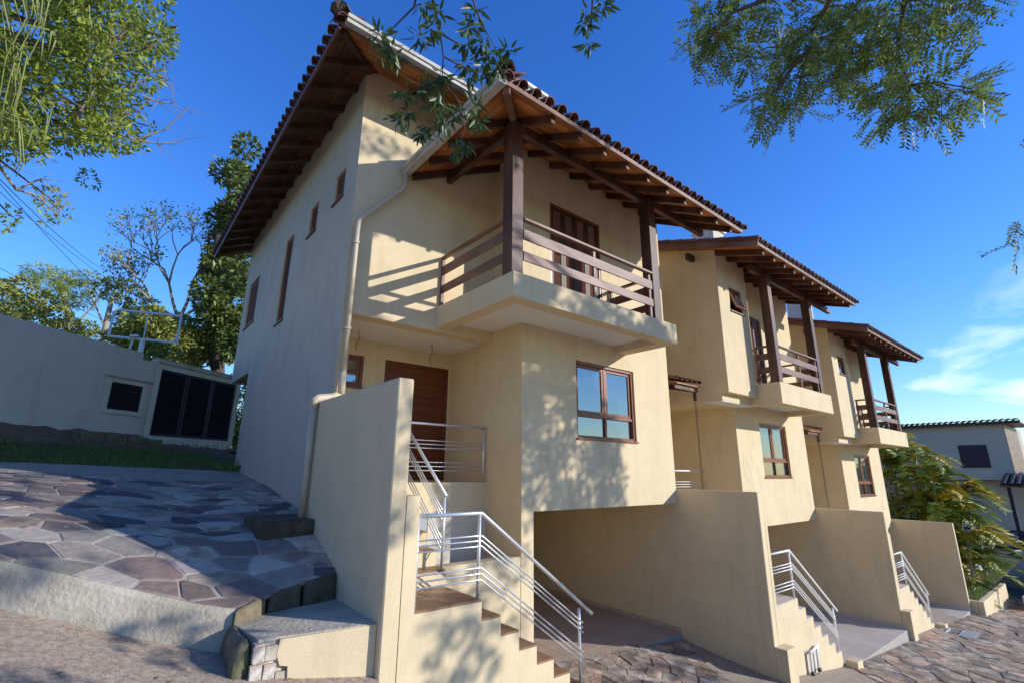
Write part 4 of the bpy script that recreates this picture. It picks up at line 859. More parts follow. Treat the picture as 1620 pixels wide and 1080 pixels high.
TLEFT= [(-1.45,6.71,5.08,0.2),(-1.87,6.97,4.61,0.24),(-2.04,8.05,4.2,0.24),(-1.49,8.24,4.17,0.28),(-1.88,9.24,5.82,0.35),(-1.82,7.46,3.73,0.28),(-1.9,7.81,3.8,0.24),(-1.2,6.73,5.81,0.2),(-1.57,7.48,3.86,0.3),(-0.4,7.06,5.57,0.27),(-1.04,7.69,4.2,0.22),(-0.66,8.41,4.76,0.37),(-1.73,6.64,4.32,0.23),(-0.56,8.82,6.94,0.43),(-1.22,7.44,5.43,0.25),(-2.31,8.79,6.69,0.25),(-2.16,8.07,6.21,0.34),(-1.35,8.45,5.84,0.27),(-0.98,8.46,4.53,0.3),(-1.83,8.66,7.04,0.38),(-1.84,7.07,4.16,0.27),(-2.02,9.01,4.66,0.36),(-0.86,7.85,4.36,0.23),(-1.63,8.08,6.28,0.34),(-1.84,8.76,5.58,0.38),(-1.23,7.12,4.61,0.28),(-1.26,6.96,5.07,0.24),(-1.64,6.66,4.29,0.28),(-1.23,7.1,5.06,0.21),(-1.39,7.25,3.73,0.29),(-1.42,8.24,4.31,0.32),(-0.98,9.69,5.93,0.41),(-1.42,8.02,4.44,0.25),(-1.15,7.92,4.31,0.31),(-0.96,8.08,5.16,0.23),(-1.19,7.11,5.37,0.29),(-1.36,9.28,4.86,0.35),(-0.81,8.35,6.34,0.35),(-0.59,7.48,4.14,0.26),(-1.23,6.88,5.42,0.3),(-0.87,8.89,5.24,0.37),(-2.11,9.9,5.0,0.34),(-1.05,8.34,5.89,0.33),(-0.66,8.01,5.08,0.34),(-2.59,9.08,6.42,0.3),(-0.91,6.26,4.93,0.26),(-1.01,6.18,5.31,0.23),(-2.11,8.3,6.46,0.24),(-1.68,7.45,5.54,0.23),(-1.79,6.83,4.09,0.21),(-1.06,8.35,5.25,0.27),(-0.78,8.34,7.82,0.33),(-1.75,8.09,5.27,0.23),(-0.63,7.34,5.55,0.23),(-1.04,6.35,5.29,0.25),(-1.34,6.99,4.17,0.3),(-0.77,8.97,6.58,0.4),(-1.06,7.83,5.66,0.25),(-1.26,9.45,6.02,0.42),(-1.22,7.29,3.53,0.19),(-1.81,7.52,4.31,0.26),(-1.61,7.01,3.88,0.28),(-1.5,7.75,5.09,0.24),(-1.13,6.72,4.58,0.22),(-1.56,7.42,4.65,0.21),(-1.04,7.71,5.32,0.26),(-0.53,7.9,4.42,0.23),(-1.1,6.5,4.84,0.29),(-0.69,6.32,5.07,0.22),(-1.94,9.72,5.64,0.33),(-0.86,7.27,4.57,0.3),(-1.92,8.56,4.33,0.25),(-1.25,7.57,5.44,0.25),(-1.27,8.13,5.43,0.28),(-0.65,6.94,4.5,0.21),(-1.66,7.57,4.77,0.31),(-0.4,6.88,4.76,0.21),(-0.77,8.0,5.78,0.32),(-0.95,9.48,5.94,0.35),(-0.5,8.01,6.13,0.31),(-0.78,8.41,7.04,0.31),(-0.71,6.51,5.8,0.3),(-0.77,6.55,4.63,0.22),(-1.99,8.28,5.03,0.28),(-1.36,7.82,5.59,0.24),(-1.03,8.75,4.73,0.25),(-1.63,8.22,4.08,0.31),(-1.19,7.62,6.65,0.33),(-1.14,7.9,6.88,0.36),(-2.04,9.62,5.36,0.39),(-0.94,6.93,5.79,0.24),(-0.56,7.2,6.28,0.31),(-1.75,8.52,6.55,0.33),(-1.98,6.92,5.04,0.22),(-1.87,6.55,4.92,0.23),(-1.85,7.55,4.71,0.23),(-0.94,6.86,4.58,0.31),(-1.83,8.22,6.61,0.33),(-2.12,9.32,5.17,0.31),(-1.07,7.18,5.48,0.28),(-1.46,7.38,3.87,0.25),(-1.73,6.65,4.63,0.21),(-0.86,6.81,5.59,0.29),(-0.97,6.29,5.32,0.26),(-2.07,7.49,5.46,0.27),(-1.71,8.91,4.26,0.29),(-1.4,7.78,4.01,0.21),(-0.85,6.15,5.38,0.2),(-2.05,8.18,6.17,0.35),(-0.7,7.14,3.9,0.22),(-0.99,6.99,5.08,0.23),(-1.46,7.67,4.47,0.25),(-1.55,7.26,5.61,0.3),(-0.75,7.28,4.01,0.26),(-0.54,7.76,5.41,0.32),(-0.99,7.87,4.45,0.27),(-2.32,8.24,6.3,0.24),(-2.05,8.86,4.03,0.28),(-1.09,8.22,7.44,0.32),(-1.53,8.52,5.55,0.25),(-1.32,9.78,4.02,0.22),(-1.12,9.26,3.65,0.17),(-1.2,8.86,3.34,0.11),(-1.74,10.06,3.71,0.15),(-1.7,9.57,3.39,0.16),(-1.0,10.26,4.73,0.19),(-0.42,8.28,6.52,0.18),(-0.3,8.19,6.49,0.12),(-0.27,7.15,5.35,0.1),(-0.35,9.31,5.55,0.11),(-0.35,8.17,4.51,0.09)]
CENTRE= [(0.96,2.63,2.84,0.08),(1.02,2.63,2.76,0.09),(1.11,2.68,2.78,0.06),(1.16,2.43,3.07,0.07),(1.35,2.58,3.26,0.07),(1.23,2.57,2.94,0.08),(1.22,2.4,2.88,0.05),(1.6,2.45,3.33,0.08),(1.56,2.44,3.16,0.07),(1.53,2.24,2.83,0.08),(1.44,2.32,2.83,0.07),(1.64,2.28,2.84,0.09),(1.78,2.29,2.97,0.06),(1.72,2.73,3.14,0.08),(1.85,2.7,3.18,0.09),(1.71,2.66,2.96,0.06),(1.75,2.33,2.83,0.06),(1.77,2.48,2.89,0.05),(1.47,2.66,2.84,0.06),(1.38,2.75,2.76,0.09),(1.41,2.61,2.55,0.1),(1.65,2.91,2.72,0.11),(1.78,2.95,2.86,0.1),(1.86,2.8,2.85,0.1),(1.22,2.75,2.59,0.06),(1.34,3.07,2.64,0.08),(1.3,2.84,2.54,0.06),(1.85,3.03,2.59,0.07),(1.82,2.84,2.52,0.05),(1.69,3.18,2.79,0.1),(1.59,3.17,2.7,0.06),(1.73,2.55,2.52,0.07),(1.44,2.7,2.76,0.08),(2.31,1.92,3.41,0.09),(2.19,1.7,3.19,0.05),(2.15,1.85,3.1,0.06),(2.23,1.9,3.02,0.06)]
DENSE= [(4.08,23.39,5.47,0.54),(2.56,24.41,6.64,0.51),(3.76,26.17,6.58,0.55),(2.2,22.36,8.48,0.46),(3.1,23.64,12.81,0.52),(2.93,22.93,10.62,0.44),(2.25,22.87,7.13,0.61),(2.69,23.93,6.73,0.48),(3.99,24.68,6.5,0.59),(2.46,22.16,12.44,0.5),(2.3,23.58,10.87,0.53),(2.96,21.77,10.17,0.64),(3.52,23.27,8.05,0.55),(3.56,24.87,12.12,0.62),(3.34,23.64,9.71,0.49),(2.74,24.1,9.06,0.62),(2.83,21.54,10.98,0.63),(2.73,23.81,7.53,0.41),(4.26,26.51,7.26,0.68),(2.68,23.31,12.85,0.56),(2.08,22.68,12.61,0.57),(2.75,21.77,10.22,0.4),(3.39,23.55,9.36,0.61),(3.49,26.1,6.46,0.49),(3.9,24.7,6.12,0.46),(3.78,24.98,7.57,0.49),(3.47,24.89,11.44,0.56),(3.82,25.56,6.21,0.51),(2.69,24.82,9.01,0.69),(2.36,20.94,11.78,0.42),(3.16,22.52,7.97,0.57),(2.67,22.83,14.31,0.55),(3.12,24.63,6.44,0.59),(4.24,26.21,7.15,0.59),(2.49,25.62,9.11,0.45),(4.47,26.56,6.32,0.74),(3.99,24.61,5.4,0.44),(3.41,26.34,8.84,0.67),(2.89,24.3,11.47,0.45),(3.07,24.75,11.74,0.64),(3.56,23.77,5.19,0.65),(2.56,25.91,7.61,0.63),(2.57,23.05,11.05,0.6),(2.64,25.69,10.52,0.64),(2.85,26.38,8.87,0.46),(2.67,22.4,10.46,0.64)]
BUSH= [(0.99,24.2,5.48,0.49),(3.92,26.11,5.37,0.47),(0.09,27.57,5.54,0.48),(2.71,25.89,5.85,0.64),(-0.01,26.96,5.13,0.66),(1.0,28.81,6.15,0.58),(0.37,24.44,4.58,0.43),(1.8,25.15,4.46,0.42),(1.58,26.5,4.73,0.4),(2.88,26.43,5.84,0.57),(2.45,28.87,4.97,0.46),(0.96,26.7,5.78,0.41),(0.62,27.41,5.54,0.6),(1.79,26.04,4.66,0.66),(0.51,27.95,6.54,0.7),(-0.4,28.47,5.58,0.63),(1.57,25.13,5.44,0.64),(0.6,24.2,4.62,0.57),(-0.15,25.02,5.21,0.49),(1.67,25.38,6.06,0.52),(0.7,28.53,6.79,0.73),(0.34,24.98,5.51,0.58),(3.35,27.05,5.36,0.55),(2.12,27.02,6.39,0.5),(3.75,28.8,6.4,0.76),(-0.08,24.05,5.61,0.37),(2.94,27.9,5.66,0.44),(2.08,25.47,4.91,0.46),(1.32,24.17,4.46,0.6),(2.51,27.3,4.56,0.46),(3.06,28.29,5.91,0.74),(1.25,26.7,6.44,0.47),(0.6,23.59,5.8,0.46),(2.46,29.21,5.52,0.51)]
PINE= [(-4.76,37.71,10.89,0.59),(-5.15,38.74,10.8,0.37),(-4.23,39.08,11.28,0.54),(-3.59,37.43,10.53,0.52),(-3.18,37.94,11.0,0.53),(-2.55,37.64,11.07,0.54),(-4.11,36.87,9.84,0.5),(-3.53,36.87,9.59,0.58),(-3.1,39.34,10.61,0.63),(-2.53,38.11,10.6,0.39),(-3.3,40.13,9.94,0.56),(-2.52,37.0,9.36,0.52),(-2.21,37.85,9.99,0.38),(-3.53,37.17,10.27,0.44),(-4.74,39.98,11.13,0.39)]
UMB= [(-1.67,35.67,10.29,0.44),(-1.29,36.03,10.62,0.53),(-0.66,34.56,10.15,0.51),(-0.18,33.07,9.52,0.42),(0.25,34.35,9.6,0.37),(0.63,33.66,9.2,0.29),(-1.17,32.91,8.87,0.41),(-0.66,35.02,9.38,0.44),(-0.03,34.02,8.87,0.51),(-1.72,33.19,8.99,0.27),(-0.25,34.98,8.69,0.52),(-0.64,36.73,8.64,0.53),(-1.2,36.38,10.14,0.38)]
LOW= [(-5.79,38.21,9.23,0.64),(-4.88,35.32,9.18,0.54),(-5.63,40.75,9.16,0.69),(-4.38,35.7,8.33,0.55),(-4.29,38.95,9.4,0.68),(-3.3,35.63,8.0,0.56),(-4.9,42.69,8.96,0.57),(-5.17,39.14,8.27,0.52),(-5.58,38.24,8.16,0.5),(-2.82,37.24,7.92,0.51),(-2.09,39.48,8.37,0.48),(-1.84,42.91,8.51,0.6),(-2.51,38.62,7.5,0.46),(-3.4,36.76,7.51,0.5),(-6.05,38.43,9.8,0.43)]
LIMBSR=[[(4.84,0.32,4.48),(5.03,0.46,4.25),(5.17,0.56,4.07),(5.28,0.63,3.9),(5.46,0.61,3.66)],[(4.48,0.95,4.75),(4.44,1.41,4.68),(4.33,1.69,4.68),(4.33,1.93,4.59)],[(4.63,0.72,4.65),(4.77,0.99,4.46),(4.83,1.16,4.34),(4.8,1.39,4.31)],[(4.91,1.11,4.27),(4.93,1.42,4.15),(4.97,1.54,4.07),(4.99,1.68,3.98)],[(5.28,0.63,3.9),(5.24,0.88,3.91),(5.21,1.0,3.92)]]
LIMBSC=[[(1.12,2.33,3.31),(1.24,2.44,3.18),(1.37,2.54,3.05),(1.44,2.61,2.96),(1.5,2.71,2.84),(1.57,2.8,2.71)],[(1.15,2.54,3.14),(1.07,2.71,3.03),(1.04,2.78,2.98)],[(1.38,2.53,3.05),(1.47,2.51,3.03),(1.54,2.48,3.02)],[(1.39,2.23,3.27),(1.51,2.3,3.17),(1.61,2.33,3.1),(1.72,2.35,3.02)],[(1.45,2.61,2.96),(1.54,2.58,2.93),(1.65,2.54,2.91)],[(1.5,2.71,2.84),(1.65,2.71,2.75),(1.76,2.78,2.62),(1.79,2.88,2.49)],[(1.5,2.71,2.84),(1.39,2.85,2.76),(1.33,2.96,2.67)],[(2.03,1.65,3.28),(2.14,1.77,3.15),(2.2,1.88,3.05)]]
LIMBSL=[[(-2.39,7.64,4.12),(-1.72,7.64,4.44),(-1.28,7.71,4.46),(-0.84,7.82,4.38),(-0.4,7.84,4.4),(-0.11,7.71,4.64),(0.09,7.5,4.98)],[(-0.4,7.84,4.4),(-0.16,7.82,4.44),(0.04,7.78,4.53)],[(-0.84,7.82,4.38),(-0.66,7.77,4.5),(-0.46,7.65,4.72)],[(-1.9,8.08,3.47),(-1.6,8.11,3.57),(-1.43,8.22,3.38),(-1.23,8.25,3.39),(-1.03,8.34,3.23)],[(-1.43,8.22,3.38),(-1.26,8.17,3.57),(-1.0,8.24,3.47)],[(-1.03,7.8,4.37),(-0.85,7.43,5.01),(-0.81,7.21,5.32),(-0.68,7.09,5.51)],[(-0.85,7.43,5.01),(-0.85,7.2,5.33),(-0.88,7.12,5.44)],[(-0.79,7.32,5.18),(-0.52,7.21,5.36),(-0.46,7.12,5.48)],[(-0.58,7.49,4.96),(-0.4,7.4,5.11),(-0.22,7.37,5.16)],[(-0.43,7.53,4.91),(-0.25,7.54,4.91),(-0.1,7.51,4.95)]]
STRANDS=[[(-1.41,6.24,4.81),(-1.33,6.44,4.55),(-1.42,6.68,4.17),(-1.43,6.91,3.76),(-1.43,7.1,3.39)],[(-1.45,6.28,4.74),(-1.39,6.49,4.47),(-1.32,6.5,4.48),(-1.34,6.33,4.7)],[(-1.59,6.35,4.61),(-1.48,6.61,4.25),(-1.38,6.84,3.91),(-1.42,7.01,3.58)],[(-1.58,6.56,4.31),(-1.38,6.63,4.25),(-1.38,6.94,3.73),(-1.35,7.13,3.37)],[(-1.11,6.2,4.93),(-1.13,6.36,4.71)],[(-1.49,6.95,3.67),(-1.3,6.97,3.7),(-1.2,7.0,3.69),(-1.09,7.04,3.65)],[(-1.31,6.87,3.88),(-1.16,6.96,3.77),(-1.16,7.09,3.52),(-1.26,7.14,3.38)],[(-1.39,7.01,3.6),(-1.35,7.16,3.31),(-1.37,7.22,3.16)],[(-0.91,6.29,4.85),(-0.86,6.42,4.69),(-0.84,6.58,4.47)],[(-1.32,6.46,4.53),(-1.41,6.48,4.48),(-1.42,6.53,4.39)],[(-1.42,6.53,4.39),(-1.38,6.42,4.58),(-1.38,6.27,4.78)],[(-1.2,6.49,4.52),(-1.2,6.61,4.35)]]
def tree(name, label, cat, trunk, trunk_r, limbs, limb_r, crown, group=None, bark_m=bark, limb_m=None, tr_n=9):
    base = trunk[0]; T = thing(name, base, label, cat, group)
    MB().tube(trunk, trunk_r, tr_n, r1=trunk_r*0.55).obj('trunk', bark_m, T, True)
    if limbs:
        lm = MB()
        for L in limbs: lm.tube(L, limb_r if len(L) > 3 else limb_r*0.6, 6, r1=limb_r*0.25, cap=False)
        lm.obj('limbs', limb_m or bark_m, T, True)
    crown(T); return T
def leafy(clusters, dens, ln, wd, m, parent, name='foliage', drop=0.0, flat=1.0, long_=False):
    C = []; D = []
    for x, y, z, r in clusters:
        n = max(6, int(dens*(r/0.35)**2)); d = rdir(n); rad = r*np.cbrt(rng.uniform(0.08, 1, n))[:, None]; d[:, 2] *= flat
        C.append(np.array([x, y, z])+d*rad); dd = d+rdir(n)*0.9; dd[:, 2] -= drop; D.append(dd)
    C = np.concatenate(C); D = np.concatenate(D); n = len(C); U = rdir(n, 0.9)
    return leaves(name, C, D, U, rng.uniform(ln*0.7, ln*1.2, n), wd*rng.uniform(0.8, 1.1, n), m, parent, long_=long_)
def pinnate(clusters, k, m, parent, name='foliage', ll=0.064, lw_=0.024, rl=0.24, rad=1.0):
    C = []; D = []; U = []; tw = MB()
    for x, y, z, r in clusters:
        for i in range(max(3, int(k*(r/0.28)**2))):
            c = np.array([x, y, z])+rdir(1)[0]*r*0.85*rad*rng.uniform(0, 1)**0.5; d = (c-np.array([x, y, z]))/r*0.8+rdir(1)[0]*0.7; d[2] -= 0.35; d /= np.linalg.norm(d)+1e-9
            up_ = rdir(1, 1.5)[0]; s = np.cross(d, up_); s /= np.linalg.norm(s); N = np.cross(s, d); L = rl*rng.uniform(0.7, 1.15); npair = 7
            if rng.uniform() < 0.5: tw.tube([tuple(c), tuple(c+d*L)], 0.0025, 3, cap=False)
            for j in range(npair):
                t = 0.15+0.85*j/(npair-1); p = c+d*L*t+np.array([0, 0, -0.04*t*t])
                for sg in (-1, 1):
                    C.append(p); D.append(s*sg+d*0.75-N*0.15); U.append(N+rdir(1)[0]*0.3)
            C.append(c+d*L); D.append(d); U.append(N)
    n = len(C); leaves(name, C, D, U, rng.uniform(ll*0.8, ll*1.15, n), lw_, m, parent)
    tw.obj('leaf_stalks', twig_m, parent, kind='stuff')
# left tree near the camera
T = thing('tree', (-5.6, 8.6, -0.6), 'big leafy tree at the upper left with bare twigs and hanging pale green strands', 'tree')
MB().tube([(-5.6, 8.6, -0.9), (-5.3, 8.8, 1.5), (-4.9, 9.0, 3.5), (-4.5, 9.0, 5.5), (-4.0, 8.8, 7.5)], 0.30, 12, r1=0.16).obj('trunk', bark, T, True)
lm = MB()
for q in TLEFT[::3]:
    s = Vector((-4.9, 9.0, 3.8+rng.uniform(0, 2.5))); e = Vector(q[:3]); m_ = (s+e)/2+Vector((0, 0, 0.4)); lm.tube([s, m_, e], 0.05, 6, r1=0.01, cap=False)
lm.obj('limbs', bark, T, True)
tw = MB()
for L in LIMBSL: tw.tube(L, 0.028 if len(L) > 3 else 0.014, 6, r1=0.006, cap=False)
rr = random.Random(2)
for L in LIMBSL:
    for i in range(len(L)*3):
        a = Vector(L[rr.randrange(1, len(L))]); d = Vector((rr.uniform(-.1, .5), rr.uniform(-.4, .2), rr.uniform(-.3, .4)))*0.7; tw.tube([a, a+d*0.5+Vector((0, 0, rr.uniform(-.04, .04))), a+d], 0.006, 4, r1=0.002, cap=False)
tw.obj('bare_twigs', twig_m, T, True)
leafy([(x, y, z, r*0.85) for x, y, z, r in TLEFT], 300, 0.085, 0.040, leafA, T)
sd = MB()
for L in STRANDS:
    for k in range(3):
        o = Vector((rr.uniform(-.1, .1), rr.uniform(-.1, .1), rr.uniform(-.05, .1))); sd.tube([Vector(p)+o+Vector((rr.uniform(-.03, .03), 0, rr.uniform(-.03, .03))) for p in L], 0.008, 5, r1=0.005)
sd.obj('hanging_strands', strand_m, T, True, kind='stuff')
# pinnate tree on the right, its crown also shades the facade
tx, ty = 5.6, -6.6
T = thing('tree', (tx, ty, -3.2), 'fine leaved tree whose feathery branches hang into the upper right', 'tree')
MB().tube([(tx, ty, -3.6), (5.9, -6.2, -1), (6.4, -5.4, 1.8), (7.0, -4.4, 4.2), (7.2, -3.2, 6.0)], 0.24, 12, r1=0.13).obj('trunk', bark, T, True)
SH = []; rs = random.Random(6)
K = Vector((TRAVEL.x/TRAVEL.y, 1, TRAVEL.z/TRAVEL.y))
def shade(x, y, z, t, r):
    p = Vector((x, y, z))-K*t; q = mw.inverted() @ p; SH.append((p.x, p.y, p.z, r)) if q.z > -0.5 or q.x/-q.z > 1.18 else None
for i in range(75):
    x = rs.uniform(5.0, 7.35); z = rs.uniform(-0.75, 1.75)
    if x > 6.9 and z > 1.0 and rs.random() < 0.6: continue
    shade(x, 6.0, z, rs.uniform(6.2, 8.2), rs.uniform(0.20, 0.34))
for i in range(36): shade(rs.uniform(3.9, 7.8), 4.81, rs.uniform(2.25, 2.6), rs.uniform(7.5, 9), rs.uniform(0.15, 0.24))
for x, z, r in ((2.6, 5.3, .22), (2.9, 5.35, .2), (3.3, 5.2, .25), (3.6, 5.0, .2), (2.6, 3.75, .22), (2.9, 3.9, .2), (3.2, 3.95, .14)): shade(x, 6.6, z, 8.2, r)
for i in range(10): shade(rs.uniform(2.7, 5.0), 4.34, rs.uniform(-2.4, -0.9), rs.uniform(7, 9), rs.uniform(0.12, 0.24))
for i in range(5): shade(2.2, 4.34, rs.uniform(-1, 0.8), rs.uniform(7, 9), 0.12)
for i in range(10): shade(rs.uniform(3.4, 5.2), 6.0, rs.uniform(-2.4, -1.2), rs.uniform(8, 10), rs.uniform(0.15, 0.25))
for i in range(11): shade(rs.uniform(-3.2, 0.9), rs.uniform(5.8, 9.8), rs.uniform(-1.0, -0.4), rs.uniform(9, 12), rs.uniform(0.12, 0.24))
for i in range(6): shade(rs.uniform(-1.6, 0.2), rs.uniform(5.5, 6.4), -1.0, rs.uniform(9, 12), rs.uniform(0.08, 0.14))
for i in range(2): shade(rs.uniform(-1.5, 0.3), rs.uniform(3.5, 6.2), -1.6, rs.uniform(6, 8), rs.uniform(0.14, 0.28))
shade(2.9, 4.34, -1.7, 7, 0.28); shade(3.1, 4.34, -1.95, 7, 0.24); shade(2.75, 4.34, -2.1, 7.2, 0.2); shade(2.2, 4.34, 0.1, 7, 0.1); shade(2.2, 4.34, -0.5, 7, 0.1); shade(2.25, 4.34, 0.6, 7, 0.08)
for i in range(14): shade(rs.uniform(6.0, 9.5), rs.uniform(2.5, 5.6), -3.1, rs.uniform(8, 10), rs.uniform(0.15, 0.3))
lm = MB()
for L in LIMBSR: lm.tube(L, 0.030 if len(L) > 3 else 0.016, 7, r1=0.008, cap=False)
for a in ((4.84, 0.32, 4.48), (4.48, 0.95, 4.75), (4.63, 0.72, 4.65)): lm.tube([(7.1, -3.4, 5.6), (6.6, -1.8, 5.6), (5.6, -0.4, 5.3), a], 0.06, 7, r1=0.03, cap=False)
for q in SH[::5]:
    e = Vector(q[:3]); s = Vector((7.2, -3.3, 5.9)); lm.tube([s, (s+e)/2+Vector((0, 0, 1.2)), e], 0.022, 5, r1=0.005, cap=False)
lm.obj('limbs', bark, T, True)
tw = MB()
for q in RIGHT:
    e = Vector(q[:3]); best = min((Vector(p) for L in LIMBSR for p in L), key=lambda p: (p-e).length)
    if (best-e).length < 1.2: tw.tube([best, (best+e)/2+Vector((0, 0, 0.05)), e], 0.010, 5, r1=0.004, cap=False)
tw.obj('twigs', bark, T, True)
pinnate(RIGHT, 52, leafB, T)
leafy(SH, 210, 0.125, 0.06, leafD, T, name='shading_foliage')
# hanging lanceolate branch at top centre
T = thing('tree', (-2.6, -2.2, -2.1), 'tree with long narrow leaves hanging in front of the roofs at top centre', 'tree')
MB().tube([(-2.6, -2.2, -2.4), (-2.3, -1.8, 1), (-1.6, -1.0, 3.6), (-0.6, 0.2, 5.2)], 0.18, 10, r1=0.09).obj('trunk', bark, T, True)
lm = MB()
for L in LIMBSC: lm.tube(L, 0.008, 6, r1=0.0025, cap=False)
for a in ((1.12, 2.33, 3.31), (1.15, 2.54, 3.14), (1.39, 2.23, 3.27), (2.03, 1.65, 3.28)): lm.tube([(-0.7, 0.1, 5.1), (0.2, 1.0, 5.1), (0.9, 1.5, 4.5), a], 0.03, 6, r1=0.008, cap=False)
lm.obj('limbs', bark, T, True)
tw = MB(); C = []; D = []; U = []
for x, y, z, r in CENTRE:
    e = Vector((x, y, z)); best = min((Vector(p) for L in LIMBSC for p in L), key=lambda p: (p-e).length); tw.tube([best, (best+e)/2+Vector((0, 0, 0.01)), e], 0.003, 4, r1=0.0015, cap=False)
    for i in range(int(10+r*190)):
        o = np.array(rdir(1)[0])*r*0.75*rng.uniform(0, 1)**0.6; c = np.array([x, y, z])+o; d = o/(r+1e-6)+rdir(1)[0]*0.5; d[2] -= 0.45
        C.append(c); D.append(d); U.append(rdir(1, 0.8)[0])
n = len(C); leaves('foliage', C, D, U, rng.uniform(0.075, 0.115, n), rng.uniform(0.020, 0.028, n), leafC, T, long_=True)
tw.obj('twigs', bark, T, True)
# trees beyond the boundary wall
g = 'trees beyond the boundary wall'
tree('tree', 'dense dark leaved tree rising behind the rear corner of the nearest house', 'tree', [(3.6, 26, 0), (3.5, 26, 4), (2.9, 25.5, 8), (2.4, 25, 11)], 0.35, [[(3.4, 26, 4), (2.6, 25.6, 6.5), (2.2, 25, 8.6), (2.0, 24.5, 10.5)]], 0.12, lambda T: leafy(DENSE, 95, 0.30, 0.13, leafD, T), g)
tree('tree', 'bushy olive green tree right behind the louvred cabinet', 'tree', [(2.0, 27, 0), (2.0, 27, 3), (1.8, 26.8, 4.5)], 0.25, [], 0.1, lambda T: leafy(BUSH, 130, 0.26, 0.11, leafO, T), g)
def pine_crown(T):
    leafy([(x, y, z, r*1.15) for x, y, z, r in PINE], 70, 0.34, 0.05, leafP, T, flat=0.6)
tree('pine_tree', 'pine with clumped bright crown beyond the boundary wall at the far left', 'tree', [(-2.8, 39.35, 0), (-2.8, 39.35, 6.61), (-3.0, 38.89, 8.86), (-3.52, 38.6, 9.88), (-3.89, 38.34, 10.73)], 0.22, [[(-2.9, 39, 8.0), (-2.2, 38.6, 9.3), (-1.8, 38.3, 10.4), (-1.5, 38, 10.8)], [(-3.0, 38.9, 8.8), (-3.6, 38.6, 10.6), (-4.3, 38.3, 11.4), (-5, 38, 11.9)]], 0.07, pine_crown, g, bark_pale)
tree('umbrella_tree', 'flat topped tree with pale trunk right of the pine', 'tree', [(-1.04, 35.45, 0), (-1.04, 35.45, 6.19), (-1.18, 35.09, 7.95), (-1.15, 34.74, 9.38)], 0.20, [[(-1.18, 35.1, 8), (-0.4, 35, 9), (0.5, 35, 9.2), (1.2, 35, 9)], [(-1.18, 35.1, 7.6), (-1.8, 35, 8.8), (-2.2, 35, 9.6), (-2.5, 35, 9.8)]], 0.06, lambda T: leafy(UMB, 90, 0.26, 0.09, leafD, T, flat=0.55), g, bark_pale)
tree('tree', 'low dull green trees along the wall at the far left edge', 'tree', [(-5.0, 41, 0), (-5, 41, 5), (-5.5, 41, 8)], 0.3, [], 0.1, lambda T: leafy(LOW, 110, 0.30, 0.12, leafO, T), g)
tree('shrub', 'sunlit green shrub showing through the gap behind the rear corner of the nearest house', 'shrub', [(3.8, 21.3, 0.4), (3.8, 21.3, 1.5)], 0.05, [], 0.1, lambda T: leafy([(3.1+rng.uniform(0, 1.4), 20.7+rng.uniform(0, 1.2), rng.uniform(0.6, 3.2), 0.5) for i in range(24)], 170, 0.14, 0.06, leafO, T))
bt = MB(); BL = []
def branch(p, d, L, r, dep):
    q = p+d*L; m_ = (p+q)/2+Vector((rr.uniform(-.1, .1), rr.uniform(-.1, .1), rr.uniform(-.05, .1)))*L; bt.tube([p, m_, q], r, 5, r1=r*0.6, cap=False)
    if dep == 0: BL.append((q.x, q.y, q.z, 0.28)); return
    for i in range(3 if dep > 1 else 3):
        nd = (d+Vector((rr.uniform(-.9, .9), rr.uniform(-.7, .7), rr.uniform(-.25, .6)))).normalized(); branch(q, nd, L*rr.uniform(0.6, 0.85), r*0.6, dep-1)
T = thing('bare_tree', (2.3, 26.6, 0), 'sparse nearly bare pale tree beside the dense dark tree', 'tree', g)
MB().tube([(2.4, 26.8, 0), (2.2, 26.6, 4), (1.6, 26.1, 6.7)], 0.3, 8, r1=0.18).obj('trunk', bark_pale, T, True)
for d, L in (((-0.5, -0.3, 1.2), 1.7), ((0.15, -0.3, 1.3), 1.8), ((-1.0, -0.2, 0.5), 1.3), ((0.8, 0, 0.9), 1.3)): branch(Vector((1.6, 26.1, 6.5)), Vector(d).normalized(), L, 0.085, 4)
bt.obj('limbs', bark_pale, T, True); leafy(BL, 9, 0.17, 0.08, leafO, T)

